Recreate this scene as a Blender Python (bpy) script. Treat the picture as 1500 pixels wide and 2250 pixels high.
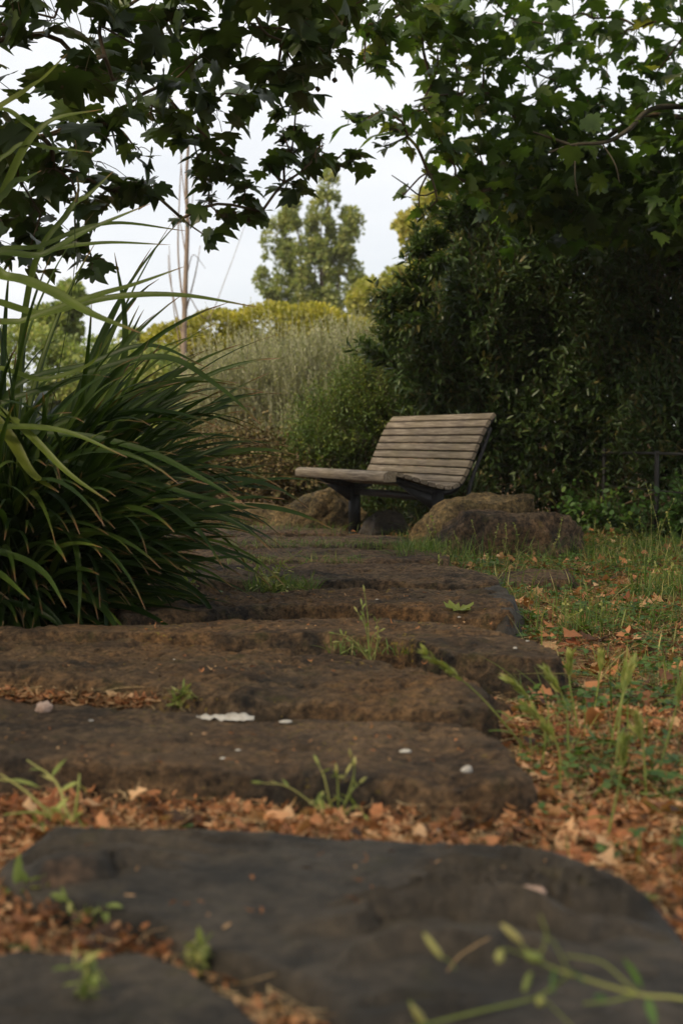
import bpy, math, random
import numpy as np
from mathutils import Vector

R = math.radians
rs = np.random.RandomState(7)
random.seed(7)
for o in list(bpy.data.objects):
    bpy.data.objects.remove(o)
scene = bpy.context.scene
C = scene.collection

# ------------------------------------------------------------------ camera
F = 3125.0                     # focal length in pixels of the 1500 x 2250 picture (50 mm lens)
CAMZ = 0.715
TH = math.atan((1125 - 967) / F)
cd = bpy.data.cameras.new('camera')
cam = bpy.data.objects.new('camera', cd)
C.objects.link(cam)
cam.location = (0, 0, CAMZ)
cam.rotation_euler = (math.pi / 2 - TH, 0, 0)
cd.sensor_fit = 'VERTICAL'
cd.sensor_height = 36
cd.sensor_width = 24
cd.lens = 50
cd.clip_start = 0.05
cd.clip_end = 3000
cd.dof.use_dof = True
cd.dof.focus_distance = 6.0
cd.dof.aperture_fstop = 3.6
scene.camera = cam

# ------------------------------------------------------------------ sky and sun
SUN_EL, SUN_AZ = R(42), R(-128)          # azimuth measured from +Y (view direction) to +X
wd = bpy.data.worlds.new('World')
scene.world = wd
wd.use_nodes = True
nt = wd.node_tree
nt.nodes.clear()
out = nt.nodes.new('ShaderNodeOutputWorld')
bg = nt.nodes.new('ShaderNodeBackground')
sky = nt.nodes.new('ShaderNodeTexSky')
sky.sky_type = 'NISHITA'
sky.sun_disc = False
sky.sun_elevation = SUN_EL
sky.sun_rotation = SUN_AZ
sky.dust_density = 2.0
tc = nt.nodes.new('ShaderNodeTexCoord')
mp = nt.nodes.new('ShaderNodeMapping')
mp.inputs['Scale'].default_value = (1, 1, 2.6)
nz = nt.nodes.new('ShaderNodeTexNoise')
nz.inputs['Scale'].default_value = 2.3
nz.inputs['Detail'].default_value = 5
nz.inputs['Roughness'].default_value = 0.55
rmp = nt.nodes.new('ShaderNodeMapRange')
rmp.inputs['From Min'].default_value = 0.3
rmp.inputs['From Max'].default_value = 0.7
rmp.inputs['To Min'].default_value = 0.72
rmp.inputs['To Max'].default_value = 1.0
mx = nt.nodes.new('ShaderNodeMix')
mx.data_type = 'RGBA'
cl = nt.nodes.new('ShaderNodeMix')
cl.data_type = 'RGBA'
cl.inputs[6].default_value = (8.9, 9.6, 10.6, 1)
cl.inputs[7].default_value = (11.2, 10.95, 10.6, 1)
nt.links.new(tc.outputs['Generated'], mp.inputs[0])
nt.links.new(mp.outputs[0], nz.inputs['Vector'])
nt.links.new(nz.outputs['Fac'], rmp.inputs['Value'])
nt.links.new(nz.outputs['Fac'], cl.inputs[0])
nt.links.new(rmp.outputs[0], mx.inputs[0])
nt.links.new(sky.outputs[0], mx.inputs[6])
nt.links.new(cl.outputs[2], mx.inputs[7])
nt.links.new(mx.outputs[2], bg.inputs['Color'])
bg.inputs['Strength'].default_value = 0.10
nt.links.new(bg.outputs[0], out.inputs[0])

sl = bpy.data.lights.new('sun', 'SUN')
sl.energy = 4.6
sl.angle = R(10)
sl.color = (1.0, 0.84, 0.60)
so = bpy.data.objects.new('sun', sl)
C.objects.link(so)
sdir = Vector((math.sin(SUN_AZ) * math.cos(SUN_EL), math.cos(SUN_AZ) * math.cos(SUN_EL), math.sin(SUN_EL)))
so.rotation_euler = sdir.to_track_quat('Z', 'Y').to_euler()
so.location = (-6, 0, 12)

scene.view_settings.view_transform = 'Standard'
scene.view_settings.look = 'None'
scene.view_settings.exposure = 0.05
scene.view_settings.gamma = 1
scene.view_settings.use_curve_mapping = False
scene.cycles.use_denoising = True
scene.cycles.max_bounces = 8
scene.cycles.diffuse_bounces = 3
scene.cycles.transmission_bounces = 4
scene.cycles.transparent_max_bounces = 4

# ------------------------------------------------------------------ pixel <-> place
FW = np.array((0, math.cos(TH), -math.sin(TH)))
UP = np.array((0, math.sin(TH), math.cos(TH)))
def ray(px, py):
    return FW + (px - 750) / F * np.array((1., 0, 0)) + (1125 - py) / F * UP
def P(px, py, Y):
    d = ray(px, py)
    return np.array((0, 0, CAMZ)) + d * (Y / d[1])
def G(px, py, z=0.0):
    d = ray(px, py)
    return np.array((0, 0, CAMZ)) + d * ((z - CAMZ) / d[2])

# ------------------------------------------------------------------ noise
_perm = np.random.RandomState(3).permutation(256)
_perm = np.concatenate([_perm, _perm, _perm])
_grad = np.random.RandomState(4).normal(size=(256, 3))
_grad /= np.linalg.norm(_grad, axis=1)[:, None]
def perlin(p):
    p = np.asarray(p, float)
    i = np.floor(p).astype(int)
    f = p - i
    i &= 255
    u = f * f * f * (f * (f * 6 - 15) + 10)
    r = 0
    for a in (0, 1):
        for b in (0, 1):
            for c in (0, 1):
                h = _perm[_perm[_perm[(i[:, 0] + a) & 255] + ((i[:, 1] + b) & 255)] + ((i[:, 2] + c) & 255)]
                g = _grad[h]
                d = (g * (f - np.array((a, b, c)))).sum(1)
                w = (u[:, 0] if a else 1 - u[:, 0]) * (u[:, 1] if b else 1 - u[:, 1]) * (u[:, 2] if c else 1 - u[:, 2])
                r = r + w * d
    return r * 1.6
def fbm(p, oct=4, lac=2.1, gain=0.5):
    p = np.asarray(p, float)
    r, a = 0, 1.0
    for k in range(oct):
        r = r + a * perlin(p + 17.3 * k)
        p = p * lac
        a *= gain
    return r

# ------------------------------------------------------------------ meshes
class MB:
    """collects geometry, with one float per vertex (rnd) and one (t), and builds ONE mesh"""
    def __init__(s):
        s.v, s.l, s.n, s.r, s.t, s.c = [], [], [], [], [], 0
    def add(s, v, faces, rnd=0.5, t=0.0):
        v = np.asarray(v, float).reshape(-1, 3)
        s.v.append(v)
        if isinstance(faces, np.ndarray):
            s.l.append((faces + s.c).ravel().astype(np.int32))
            s.n.append(np.full(len(faces), faces.shape[1], np.int32))
        else:
            s.l.append(np.array([i + s.c for f in faces for i in f], np.int32))
            s.n.append(np.array([len(f) for f in faces], np.int32))
        s.r.append(np.broadcast_to(np.asarray(rnd, float), (len(v),)).copy())
        s.t.append(np.broadcast_to(np.asarray(t, float), (len(v),)).copy())
        s.c += len(v)
    def inst(s, tv, tf, pos, mats, rnd, tt=None):
        """tv (m,3), tf (k,n) ints, pos (N,3), mats (N,3,3) columns = axes"""
        N, m = len(pos), len(tv)
        if N == 0: return
        v = np.einsum('nij,mj->nmi', mats, tv) + pos[:, None, :]
        f = (tf[None] + (np.arange(N) * m)[:, None, None]).reshape(-1, tf.shape[1])
        s.add(v.reshape(-1, 3), f, np.repeat(rnd, m), np.tile(tt if tt is not None else np.zeros(m), N))
    def build(s, name, mat, parent=None, smooth=True):
        me = bpy.data.meshes.new(name)
        v = np.concatenate(s.v)
        l = np.concatenate(s.l)
        n = np.concatenate(s.n)
        me.vertices.add(len(v)); me.loops.add(len(l)); me.polygons.add(len(n))
        me.vertices.foreach_set('co', v.astype(np.float32).ravel())
        me.loops.foreach_set('vertex_index', l)
        me.polygons.foreach_set('loop_start', np.concatenate([[0], np.cumsum(n)[:-1]]).astype(np.int32))
        me.polygons.foreach_set('loop_total', n)
        for nm, arr in (('rnd', s.r), ('t', s.t)):
            a = me.attributes.new(nm, 'FLOAT', 'POINT')
            a.data.foreach_set('value', np.concatenate(arr).astype(np.float32))
        me.update(calc_edges=True)
        me.validate()
        if smooth: me.polygons.foreach_set('use_smooth', np.ones(len(n), bool))
        me.materials.append(mat)
        o = bpy.data.objects.new(name, me)
        C.objects.link(o)
        if parent is not None:
            o.parent = parent
            o.matrix_parent_inverse = parent.matrix_world.inverted() if False else o.matrix_parent_inverse
        return o

def tag(o, label=None, cat=None, group=None, kind=None):
    if label: o['label'] = label
    if cat: o['category'] = cat
    if group: o['group'] = group
    if kind: o['kind'] = kind
    return o
def empty(name, loc, label, cat, group=None):
    o = bpy.data.objects.new(name, None)
    o.location = loc
    o.empty_display_size = 0.1
    C.objects.link(o)
    return tag(o, label, cat, group)
def under(root, mb, name, mat, smooth=True, parent=None):
    """build mb (given in world coordinates) as a part of root, an Empty"""
    loc = np.array(root.location)
    for i in range(len(mb.v)): mb.v[i] = mb.v[i] - loc
    return mb.build(name, mat, parent or root, smooth)
def solo(mb, name, mat, base, smooth=True):
    """a thing that is one mesh, origin at its base"""
    base = np.array(base, float)
    for i in range(len(mb.v)): mb.v[i] = mb.v[i] - base
    o = mb.build(name, mat, None, smooth)
    o.location = base
    return o

def norm(a):
    return a / np.maximum(np.linalg.norm(a, axis=-1, keepdims=True), 1e-9)
def frames(d, up_jit=0.0, n_hint=None):
    """(N,3,3) with columns side, dir, normal. d = unit length direction"""
    N = len(d)
    h = np.tile(np.array((0, 0, 1.)), (N, 1)) if n_hint is None else n_hint
    h = h + rs.normal(size=(N, 3)) * up_jit
    s = norm(np.cross(d, h))
    n = np.cross(s, d)
    return np.stack([s, d, n], axis=2)
def catmull(pts, n):
    pts = np.asarray(pts, float)
    p = np.vstack([2 * pts[0] - pts[1], pts, 2 * pts[-1] - pts[-2]])
    k = len(pts) - 1
    u = np.linspace(0, k - 1e-6, n)
    i = u.astype(int); f = (u - i)[:, None]
    a, b, c, d = p[i], p[i + 1], p[i + 2], p[i + 3]
    return 0.5 * ((2 * b) + (c - a) * f + (2 * a - 5 * b + 4 * c - d) * f ** 2 + (3 * b - a - 3 * c + d) * f ** 3)
def tube(mb, pts, rad, sides=6, rnd=0.5, cap=True):
    pts = np.asarray(pts, float); n = len(pts)
    rad = np.broadcast_to(np.asarray(rad, float), (n,))
    tg = norm(np.gradient(pts, axis=0))
    ref = np.array((0.31, 0.2, 0.93)) if abs(tg[:, 2]).mean() < 0.8 else np.array((0.95, 0.3, 0.1))
    a = norm(np.cross(tg, ref)); b = np.cross(tg, a)
    th = np.linspace(0, 2 * math.pi, sides, endpoint=False)
    v = pts[:, None] + rad[:, None, None] * (np.cos(th)[None, :, None] * a[:, None] + np.sin(th)[None, :, None] * b[:, None])
    i = np.arange(n - 1)[:, None] * sides; j = np.arange(sides)[None]
    j2 = (j + 1) % sides
    f = np.stack([i + j, i + j2, i + sides + j2, i + sides + j], -1).reshape(-1, 4)
    mb.add(v.reshape(-1, 3), f, rnd, np.repeat(np.linspace(0, 1, n), sides))
    if cap:
        mb.add(v[-1], [list(range(sides))], rnd, 1.0)
        mb.add(v[0], [list(range(sides))[::-1]], rnd, 0.0)
def ribbons(mb, pts, width, rnd, fold=0.25, hint=None, tprof=None):
    """pts (N,m,3) centre lines; V-section ribbons that taper to the tip"""
    N, m = pts.shape[:2]
    tg = norm(np.gradient(pts, axis=1))
    if hint is None: hint = np.tile(np.array((0, 0, 1.)), (N, 1))
    h = np.repeat(hint[:, None], m, 1)
    s = norm(np.cross(tg, h) + 1e-5)
    nrm = np.cross(s, tg)
    t = np.linspace(0, 1, m)
    w = (0.6 + 0.4 * np.minimum(1, t / 0.3)) * np.clip((1 - t) / 0.36, 0.02, 1) ** 0.7 if tprof is None else tprof(t)
    W = width[:, None] * w[None]
    L = pts - s * W[..., None] / 2 + nrm * (W * fold)[..., None]
    Rr = pts + s * W[..., None] / 2 + nrm * (W * fold)[..., None]
    v = np.stack([L, pts, Rr], 2).reshape(-1, 3)
    i = (np.arange(N)[:, None] * m + np.arange(m - 1)[None]).reshape(-1) * 3
    f = np.concatenate([np.stack([i, i + 1, i + 4, i + 3], 1), np.stack([i + 1, i + 2, i + 5, i + 4], 1)])
    mb.add(v, f, np.repeat(rnd, m * 3), np.tile(np.repeat(t, 3), N))

# ------------------------------------------------------------------ materials
def mat_new(name):
    m = bpy.data.materials.new(name)
    m.use_nodes = True
    nt = m.node_tree
    return m, nt, nt.nodes['Principled BSDF'], nt.nodes['Material Output']
def ramp(nt, stops, interp='LINEAR'):
    r = nt.nodes.new('ShaderNodeValToRGB')
    r.color_ramp.interpolation = interp
    e = r.color_ramp.elements
    while len(e) < len(stops): e.new(0.5)
    for k, (p, c) in enumerate(stops):
        e[k].position = p
        e[k].color = (*c, 1)
    return r
def noise(nt, scale, detail=4, rough=0.55, vec=None, dist=0.0):
    n = nt.nodes.new('ShaderNodeTexNoise')
    n.inputs['Scale'].default_value = scale
    n.inputs['Detail'].default_value = detail
    n.inputs['Roughness'].default_value = rough
    n.inputs['Distortion'].default_value = dist
    if vec is not None: nt.links.new(vec, n.inputs['Vector'])
    return n
def mixc(nt, fac, a, b, mode='MIX'):
    m = nt.nodes.new('ShaderNodeMix')
    m.data_type = 'RGBA'
    m.blend_type = mode
    for s, x in ((0, fac), (6, a), (7, b)):
        if isinstance(x, (int, float)): m.inputs[s].default_value = x
        elif isinstance(x, tuple): m.inputs[s].default_value = (*x, 1)
        else: nt.links.new(x, m.inputs[s])
    return m.outputs[2]
def attr(nt, name):
    a = nt.nodes.new('ShaderNodeAttribute')
    a.attribute_name = name
    return a.outputs['Fac']
def geo_pos(nt):
    return nt.nodes.new('ShaderNodeNewGeometry').outputs['Position']
def bump(nt, bs, h, strength=0.5, dist=0.01, prev=None):
    b = nt.nodes.new('ShaderNodeBump')
    b.inputs['Strength'].default_value = strength
    b.inputs['Distance'].default_value = dist
    nt.links.new(h, b.inputs['Height'])
    if prev is not None: nt.links.new(prev, b.inputs['Normal'])
    nt.links.new(b.outputs[0], bs.inputs['Normal'])
    return b.outputs[0]

def leaf_mat(name, stops, trans=0.35, rough=0.45, tip=None, spec=0.4, tcol=1.3):
    """stops: colours over the leaf's own random number; tip: colours over its length, laid over"""
    m, nt, bs, o = mat_new(name)
    r = ramp(nt, stops)
    nt.links.new(attr(nt, 'rnd'), r.inputs[0])
    col = r.outputs[0]
    n = noise(nt, 9, 3, vec=geo_pos(nt))
    rr = ramp(nt, [(0.3, (0.72, 0.74, 0.7)), (0.7, (1.25, 1.22, 1.2))])
    nt.links.new(n.outputs['Fac'], rr.inputs[0])
    col = mixc(nt, 1.0, col, rr.outputs[0], 'MULTIPLY')
    if tip:
        tr = ramp(nt, tip[0])
        nt.links.new(attr(nt, 't'), tr.inputs[0])
        fr = ramp(nt, tip[1])
        nt.links.new(attr(nt, 't'), fr.inputs[0])
        col = mixc(nt, fr.outputs[0], col, tr.outputs[0])
    nt.links.new(col, bs.inputs['Base Color'])
    bs.inputs['Roughness'].default_value = rough
    bs.inputs['Specular IOR Level'].default_value = spec
    if trans > 0:
        t = nt.nodes.new('ShaderNodeBsdfTranslucent')
        c2 = mixc(nt, 1.0, col, (tcol, tcol * 1.1, tcol * 0.5), 'MULTIPLY')
        nt.links.new(c2, t.inputs[0])
        mxs = nt.nodes.new('ShaderNodeMixShader')
        mxs.inputs[0].default_value = trans
        nt.links.new(bs.outputs[0], mxs.inputs[1])
        nt.links.new(t.outputs[0], mxs.inputs[2])
        nt.links.new(mxs.outputs[0], o.inputs[0])
    return m

def rock_mat(name, dark, mid, warm, moss=0.35, lichen=0.3, warm_amt=0.5, rough=0.85, spot=None, bk=1.0, grain=1.0):
    m, nt, bs, o = mat_new(name)
    pos = geo_pos(nt)
    n1 = noise(nt, 5.5, 6, 0.62, pos, 0.4)
    n2 = noise(nt, 38, 5, 0.7, pos)
    n3 = noise(nt, 2.3, 4, 0.6, pos, 0.8)
    r1 = ramp(nt, [(0.42, dark), (0.55, mid), (0.7, tuple(1.35 * c for c in mid))])
    nt.links.new(n1.outputs['Fac'], r1.inputs[0])
    rw = ramp(nt, [(0.5 - 0.12 * warm_amt, (0, 0, 0)), (0.72, (warm_amt,) * 3)])
    nt.links.new(n3.outputs['Fac'], rw.inputs[0])
    col = mixc(nt, rw.outputs[0], r1.outputs[0], warm)
    r2 = ramp(nt, [(0.35, (0.3, 0.3, 0.32)), (0.5, (1.1, 1.1, 1.1)), (0.64, (2.2, 2.1, 1.95))])
    nt.links.new(n2.outputs['Fac'], r2.inputs[0])
    col = mixc(nt, 1.0 if bk == 1 else 0.35, col, r2.outputs[0], 'MULTIPLY')
    vp = nt.nodes.new('ShaderNodeTexVoronoi')
    vp.inputs['Scale'].default_value = 46
    vp.inputs['Randomness'].default_value = 1
    nt.links.new(pos, vp.inputs['Vector'])
    rp = ramp(nt, [(0.10, (0.35,) * 3), (0.30, (1, 1, 1))])
    nt.links.new(vp.outputs['Distance'], rp.inputs[0])
    col = mixc(nt, 0.75 * bk if bk < 1 else 0.75, col, mixc(nt, 1.0, col, rp.outputs[0], 'MULTIPLY'))
    # pale dust trodden into the level tops
    gn = nt.nodes.new('ShaderNodeNewGeometry'); sx = nt.nodes.new('ShaderNodeSeparateXYZ')
    nt.links.new(gn.outputs['Normal'], sx.inputs[0])
    rd = ramp(nt, [(0.80, (0,) * 3), (0.97, (1,) * 3)])
    nt.links.new(sx.outputs[2], rd.inputs[0])
    nd = noise(nt, 3.4, 4, 0.6, pos, 0.5)
    rn = ramp(nt, [(0.38, (0.0,) * 3), (0.62, ((0.36 if bk == 1 else 0.08),) * 3)])
    nt.links.new(nd.outputs['Fac'], rn.inputs[0])
    col = mixc(nt, mixc(nt, 1.0, rd.outputs[0], rn.outputs[0], 'MULTIPLY'), col, tuple(c * 1.75 for c in mid))
    # moss in soft patches
    n4 = noise(nt, 11, 5, 0.65, pos, 0.3)
    r4 = ramp(nt, [(0.55, (0, 0, 0)), (0.68, (moss,) * 3)])
    nt.links.new(n4.outputs['Fac'], r4.inputs[0])
    col = mixc(nt, r4.outputs[0], col, (0.07, 0.062, 0.018))
    # yellow lichen specks
    n5 = noise(nt, 60, 2, 0.5, pos)
    n6 = noise(nt, 4, 2, 0.5, pos)
    ad = nt.nodes.new('ShaderNodeMath'); ad.operation = 'MULTIPLY'
    nt.links.new(n5.outputs['Fac'], ad.inputs[0]); nt.links.new(n6.outputs['Fac'], ad.inputs[1])
    r5 = ramp(nt, [(0.395, (0, 0, 0)), (0.42, (lichen,) * 3)])
    nt.links.new(ad.outputs[0], r5.inputs[0])
    col = mixc(nt, r5.outputs[0], col, (0.34, 0.24, 0.045))
    if spot is not None:                       # a rusty weathered patch with a ragged outline
        vm = nt.nodes.new('ShaderNodeVectorMath'); vm.operation = 'DISTANCE'
        nt.links.new(pos, vm.inputs[0]); vm.inputs[1].default_value = tuple(spot[0])
        am = nt.nodes.new('ShaderNodeMath'); am.operation = 'MULTIPLY_ADD'
        nt.links.new(n1.outputs['Fac'], am.inputs[0]); am.inputs[1].default_value = 0.22; nt.links.new(vm.outputs['Value'], am.inputs[2])
        rs_ = ramp(nt, [(spot[1] + 0.08, (0.85,) * 3), (spot[1] + 0.13, (0, 0, 0))])
        nt.links.new(am.outputs[0], rs_.inputs[0])
        sc_ = mixc(nt, 1.0, (0.105, 0.060, 0.034), r2.outputs[0], 'MULTIPLY')
        col = mixc(nt, rs_.outputs[0], col, sc_)
    nt.links.new(col, bs.inputs['Base Color'])
    bs.inputs['Roughness'].default_value = rough
    bs.inputs['Specular IOR Level'].default_value = 0.3
    v = nt.nodes.new('ShaderNodeTexVoronoi')
    v.inputs['Scale'].default_value = 70
    nt.links.new(pos, v.inputs['Vector'])
    vr = ramp(nt, [(0.0, (0, 0, 0)), (0.35, (1, 1, 1))])
    nt.links.new(v.outputs['Distance'], vr.inputs[0])
    b1 = bump(nt, bs, vr.outputs[0], 0.45, 0.006)
    n7 = noise(nt, 120, 6, 0.75, pos)
    b2 = bump(nt, bs, n7.outputs['Fac'], 1.0, 0.016 * bk, b1)
    n8 = noise(nt, 22, 6, 0.7, pos)
    bump(nt, bs, n8.outputs['Fac'], 1.0, 0.045 * bk, b2)
    return m

M = {}
M['basalt'] = rock_mat('basalt', (0.020, 0.017, 0.013), (0.052, 0.042, 0.031), (0.072, 0.052, 0.032), 0.2, 0.0, 0.5, 0.6, bk=0.3)
M['basalt_rust'] = rock_mat('basalt_with_rust', (0.020, 0.017, 0.013), (0.052, 0.042, 0.031), (0.072, 0.052, 0.032), 0.2, 0.0, 0.5, 0.6, spot=(G(140, 1950, 0.05), 0.02), bk=0.25)
M['slab'] = rock_mat('brown_stone', (0.030, 0.024, 0.018), (0.122, 0.080, 0.044), (0.19, 0.100, 0.038), 0.6, 0.8, 0.85)
M['slab2'] = rock_mat('weathered_stone', (0.032, 0.026, 0.020), (0.122, 0.082, 0.048), (0.18, 0.098, 0.042), 0.45, 0.4, 0.6)
M['boulder'] = rock_mat('boulder_stone', (0.055, 0.042, 0.023), (0.145, 0.106, 0.052), (0.23, 0.15, 0.058), 0.5, 0.3, 0.9)

def simple(name, stops, scale=8, rough=0.8, bstr=0.4, bdist=0.005, bscale=60, spec=0.3, metal=0, use_rnd=False, stretch=None):
    m, nt, bs, o = mat_new(name)
    pos = geo_pos(nt)
    if stretch:
        tcn = nt.nodes.new('ShaderNodeTexCoord')
        mpn = nt.nodes.new('ShaderNodeMapping')
        mpn.inputs['Scale'].default_value = stretch
        nt.links.new(tcn.outputs['Object'], mpn.inputs[0])
        pos = mpn.outputs[0]
    n = noise(nt, scale, 6, 0.6, pos)
    r = ramp(nt, stops)
    if use_rnd: nt.links.new(attr(nt, 'rnd'), r.inputs[0])
    else: nt.links.new(n.outputs['Fac'], r.inputs[0])
    col = r.outputs[0]
    if use_rnd:
        rr = ramp(nt, [(0.3, (0.6, 0.6, 0.6)), (0.7, (1.3, 1.3, 1.3))])
        nt.links.new(n.outputs['Fac'], rr.inputs[0])
        col = mixc(nt, 1.0, col, rr.outputs[0], 'MULTIPLY')
    nt.links.new(col, bs.inputs['Base Color'])
    bs.inputs['Roughness'].default_value = rough
    bs.inputs['Specular IOR Level'].default_value = spec
    bs.inputs['Metallic'].default_value = metal
    n2 = noise(nt, bscale, 5, 0.65, pos)
    bump(nt, bs, n2.outputs['Fac'], bstr, bdist)
    return m
M['soil'] = simple('soil', [(0.25, (0.05, 0.032, 0.018)), (0.45, (0.12, 0.072, 0.038)), (0.62, (0.20, 0.115, 0.055)), (0.8, (0.26, 0.17, 0.09))], 14, 0.95, 0.9, 0.02, 45, 0.1)
M['bark'] = simple('bark', [(0.3, (0.07, 0.058, 0.042)), (0.55, (0.16, 0.13, 0.09)), (0.75, (0.27, 0.235, 0.17))], 7, 0.9, 0.7, 0.01, 40)
M['twig'] = simple('twig_bark', [(0.3, (0.05, 0.035, 0.02)), (0.7, (0.13, 0.09, 0.05))], 20, 0.85)
M['dark_twig'] = simple('dark_twig_bark', [(0.3, (0.03, 0.026, 0.018)), (0.7, (0.07, 0.058, 0.036))], 20, 0.9)
M['pale_bark'] = simple('pale_bark', [(0.3, (0.13, 0.095, 0.07)), (0.7, (0.27, 0.21, 0.16))], 12, 0.85)
M['metal'] = simple('black_metal', [(0.3, (0.012, 0.012, 0.013)), (0.8, (0.03, 0.028, 0.026))], 30, 0.5, 0.1)
M['white'] = simple('white_scrap', [(0.3, (0.34, 0.30, 0.25)), (0.7, (0.56, 0.53, 0.47))], 60, 0.8)
M['pebble'] = simple('pink_pebble', [(0.3, (0.34, 0.22, 0.16)), (0.7, (0.52, 0.38, 0.30))], 60, 0.8)
M['pole'] = simple('pale_metal', [(0.3, (0.5, 0.52, 0.54)), (0.7, (0.62, 0.64, 0.66))], 20, 0.5, 0.05)
M['bone'] = simple('seed_ball_brown', [(0.3, (0.05, 0.04, 0.018)), (0.7, (0.09, 0.065, 0.03))], 60, 0.9)

PLANE = [(0.0, (0.020, 0.038, 0.008)), (0.5, (0.040, 0.068, 0.012)), (0.85, (0.070, 0.10, 0.018)), (1.0, (0.12, 0.12, 0.03))]
M['plane_leaf'] = leaf_mat('plane_leaf', PLANE, 0.28, 0.42, spec=0.4)
M['plane_leaf_light'] = leaf_mat('plane_leaf_green', [(0.0, (0.026, 0.056, 0.012)), (0.5, (0.050, 0.090, 0.015)), (0.85, (0.105, 0.155, 0.024)), (1.0, (0.22, 0.20, 0.05))], 0.5, 0.42, spec=0.4)
M['laurel'] = leaf_mat('narrow_leaf', [(0.0, (0.012, 0.026, 0.006)), (0.5, (0.036, 0.068, 0.015)), (0.85, (0.075, 0.11, 0.028)), (1.0, (0.13, 0.11, 0.035))], 0.25, 0.42, spec=0.35)
M['fennel'] = leaf_mat('feathery_leaf', [(0.0, (0.045, 0.085, 0.018)), (0.6, (0.10, 0.155, 0.028)), (1.0, (0.20, 0.22, 0.04))], 0.35, 0.5)
M['broom'] = leaf_mat('pale_leaf', [(0.0, (0.17, 0.19, 0.10)), (0.5, (0.30, 0.31, 0.19)), (1.0, (0.46, 0.44, 0.30))], 0.35, 0.6)
M['broom_stem'] = simple('pale_stem', [(0.3, (0.20, 0.20, 0.13)), (0.7, (0.38, 0.36, 0.25))], 20, 0.8)
M['ochre'] = leaf_mat('yellow_green_leaf', [(0.0, (0.14, 0.14, 0.02)), (0.5, (0.28, 0.26, 0.036)), (1.0, (0.42, 0.36, 0.05))], 0.35, 0.6)
M['poplar'] = leaf_mat('poplar_leaf', [(0.0, (0.10, 0.145, 0.045)), (0.5, (0.20, 0.25, 0.075)), (1.0, (0.38, 0.37, 0.13))], 0.35, 0.5)
M['lime'] = leaf_mat('lime_leaf', [(0.0, (0.20, 0.21, 0.05)), (0.5, (0.34, 0.33, 0.08)), (1.0, (0.50, 0.41, 0.13))], 0.4, 0.6)
M['dry'] = leaf_mat('dry_leaf', [(0.0, (0.055, 0.038, 0.014)), (0.4, (0.11, 0.075, 0.03)), (0.7, (0.08, 0.085, 0.022)), (1.0, (0.26, 0.19, 0.09))], 0.2, 0.8)
M['blade'] = leaf_mat('strap_leaf', [(0.0, (0.010, 0.024, 0.005)), (0.45, (0.032, 0.060, 0.010)), (0.8, (0.085, 0.12, 0.016)), (1.0, (0.145, 0.16, 0.018))], 0.25, 0.42,
    tip=([(0.0, (0.20, 0.17, 0.05)), (0.12, (0.10, 0.11, 0.03)), (0.90, (0.14, 0.14, 0.03)), (0.965, (0.20, 0.09, 0.04)), (1.0, (0.22, 0.15, 0.09))],
         [(0.0, (0.6,) * 3), (0.15, (0.0,) * 3), (0.90, (0.0,) * 3), (0.975, (0.8,) * 3), (1.0, (1,) * 3)]), spec=0.18)
M['grass'] = leaf_mat('grass_blade', [(0.0, (0.06, 0.11, 0.02)), (0.5, (0.115, 0.18, 0.035)), (0.8, (0.22, 0.26, 0.06)), (1.0, (0.45, 0.38, 0.16))], 0.35, 0.5)
M['clover'] = leaf_mat('clover_leaf', [(0.0, (0.035, 0.08, 0.018)), (0.6, (0.07, 0.14, 0.028)), (1.0, (0.13, 0.19, 0.035))], 0.3, 0.45)
M['straw'] = leaf_mat('straw', [(0.0, (0.24, 0.13, 0.055)), (0.5, (0.44, 0.29, 0.15)), (1.0, (0.62, 0.47, 0.27))], 0.15, 0.7)
M['litter'] = leaf_mat('leaf_litter', [(0.0, (0.045, 0.022, 0.012)), (0.3, (0.19, 0.075, 0.03)), (0.65, (0.46, 0.19, 0.075)), (1.0, (0.60, 0.37, 0.20))], 0.15, 0.7)
M['fallen'] = leaf_mat('fallen_leaf', [(0.0, (0.18, 0.052, 0.02)), (0.5, (0.38, 0.13, 0.045)), (1.0, (0.52, 0.26, 0.12))], 0.2, 0.65)
M['green_yellow'] = leaf_mat('fresh_fallen_leaf', [(0.0, (0.16, 0.20, 0.03)), (1.0, (0.22, 0.25, 0.04))], 0.3, 0.5)
M['weed'] = leaf_mat('weed_stem', [(0.0, (0.14, 0.19, 0.04)), (0.6, (0.27, 0.31, 0.08)), (1.0, (0.48, 0.42, 0.16))], 0.3, 0.5)
M['dark_soil_leaf'] = M['dry']

# weathered wood
m, nt_, bs, o_ = mat_new('weathered_wood')
tcn = nt_.nodes.new('ShaderNodeTexCoord'); mpn = nt_.nodes.new('ShaderNodeMapping')
mpn.inputs['Scale'].default_value = (1.5, 28, 28)
nt_.links.new(tcn.outputs['Object'], mpn.inputs[0])
n = noise(nt_, 3.0, 6, 0.65, mpn.outputs[0])
r = ramp(nt_, [(0.34, (0.050, 0.037, 0.025)), (0.5, (0.13, 0.10, 0.068)), (0.66, (0.235, 0.195, 0.145))])
nt_.links.new(n.outputs['Fac'], r.inputs[0])
n9 = noise(nt_, 3.5, 4, 0.6, tcn.outputs['Object'])
r9 = ramp(nt_, [(0.42, (0.0,) * 3), (0.68, (0.55,) * 3)])
nt_.links.new(n9.outputs['Fac'], r9.inputs[0])
col = mixc(nt_, r9.outputs[0], r.outputs[0], (0.12, 0.095, 0.045))
rr = ramp(nt_, [(0.0, (0.72,) * 3), (1.0, (1.2,) * 3)])
nt_.links.new(attr(nt_, 'rnd'), rr.inputs[0])
col = mixc(nt_, 1.0, col, rr.outputs[0], 'MULTIPLY')
nt_.links.new(col, bs.inputs['Base Color'])
bs.inputs['Roughness'].default_value = 0.8
bump(nt_, bs, n.outputs['Fac'], 0.5, 0.003)
M['wood'] = m

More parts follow.
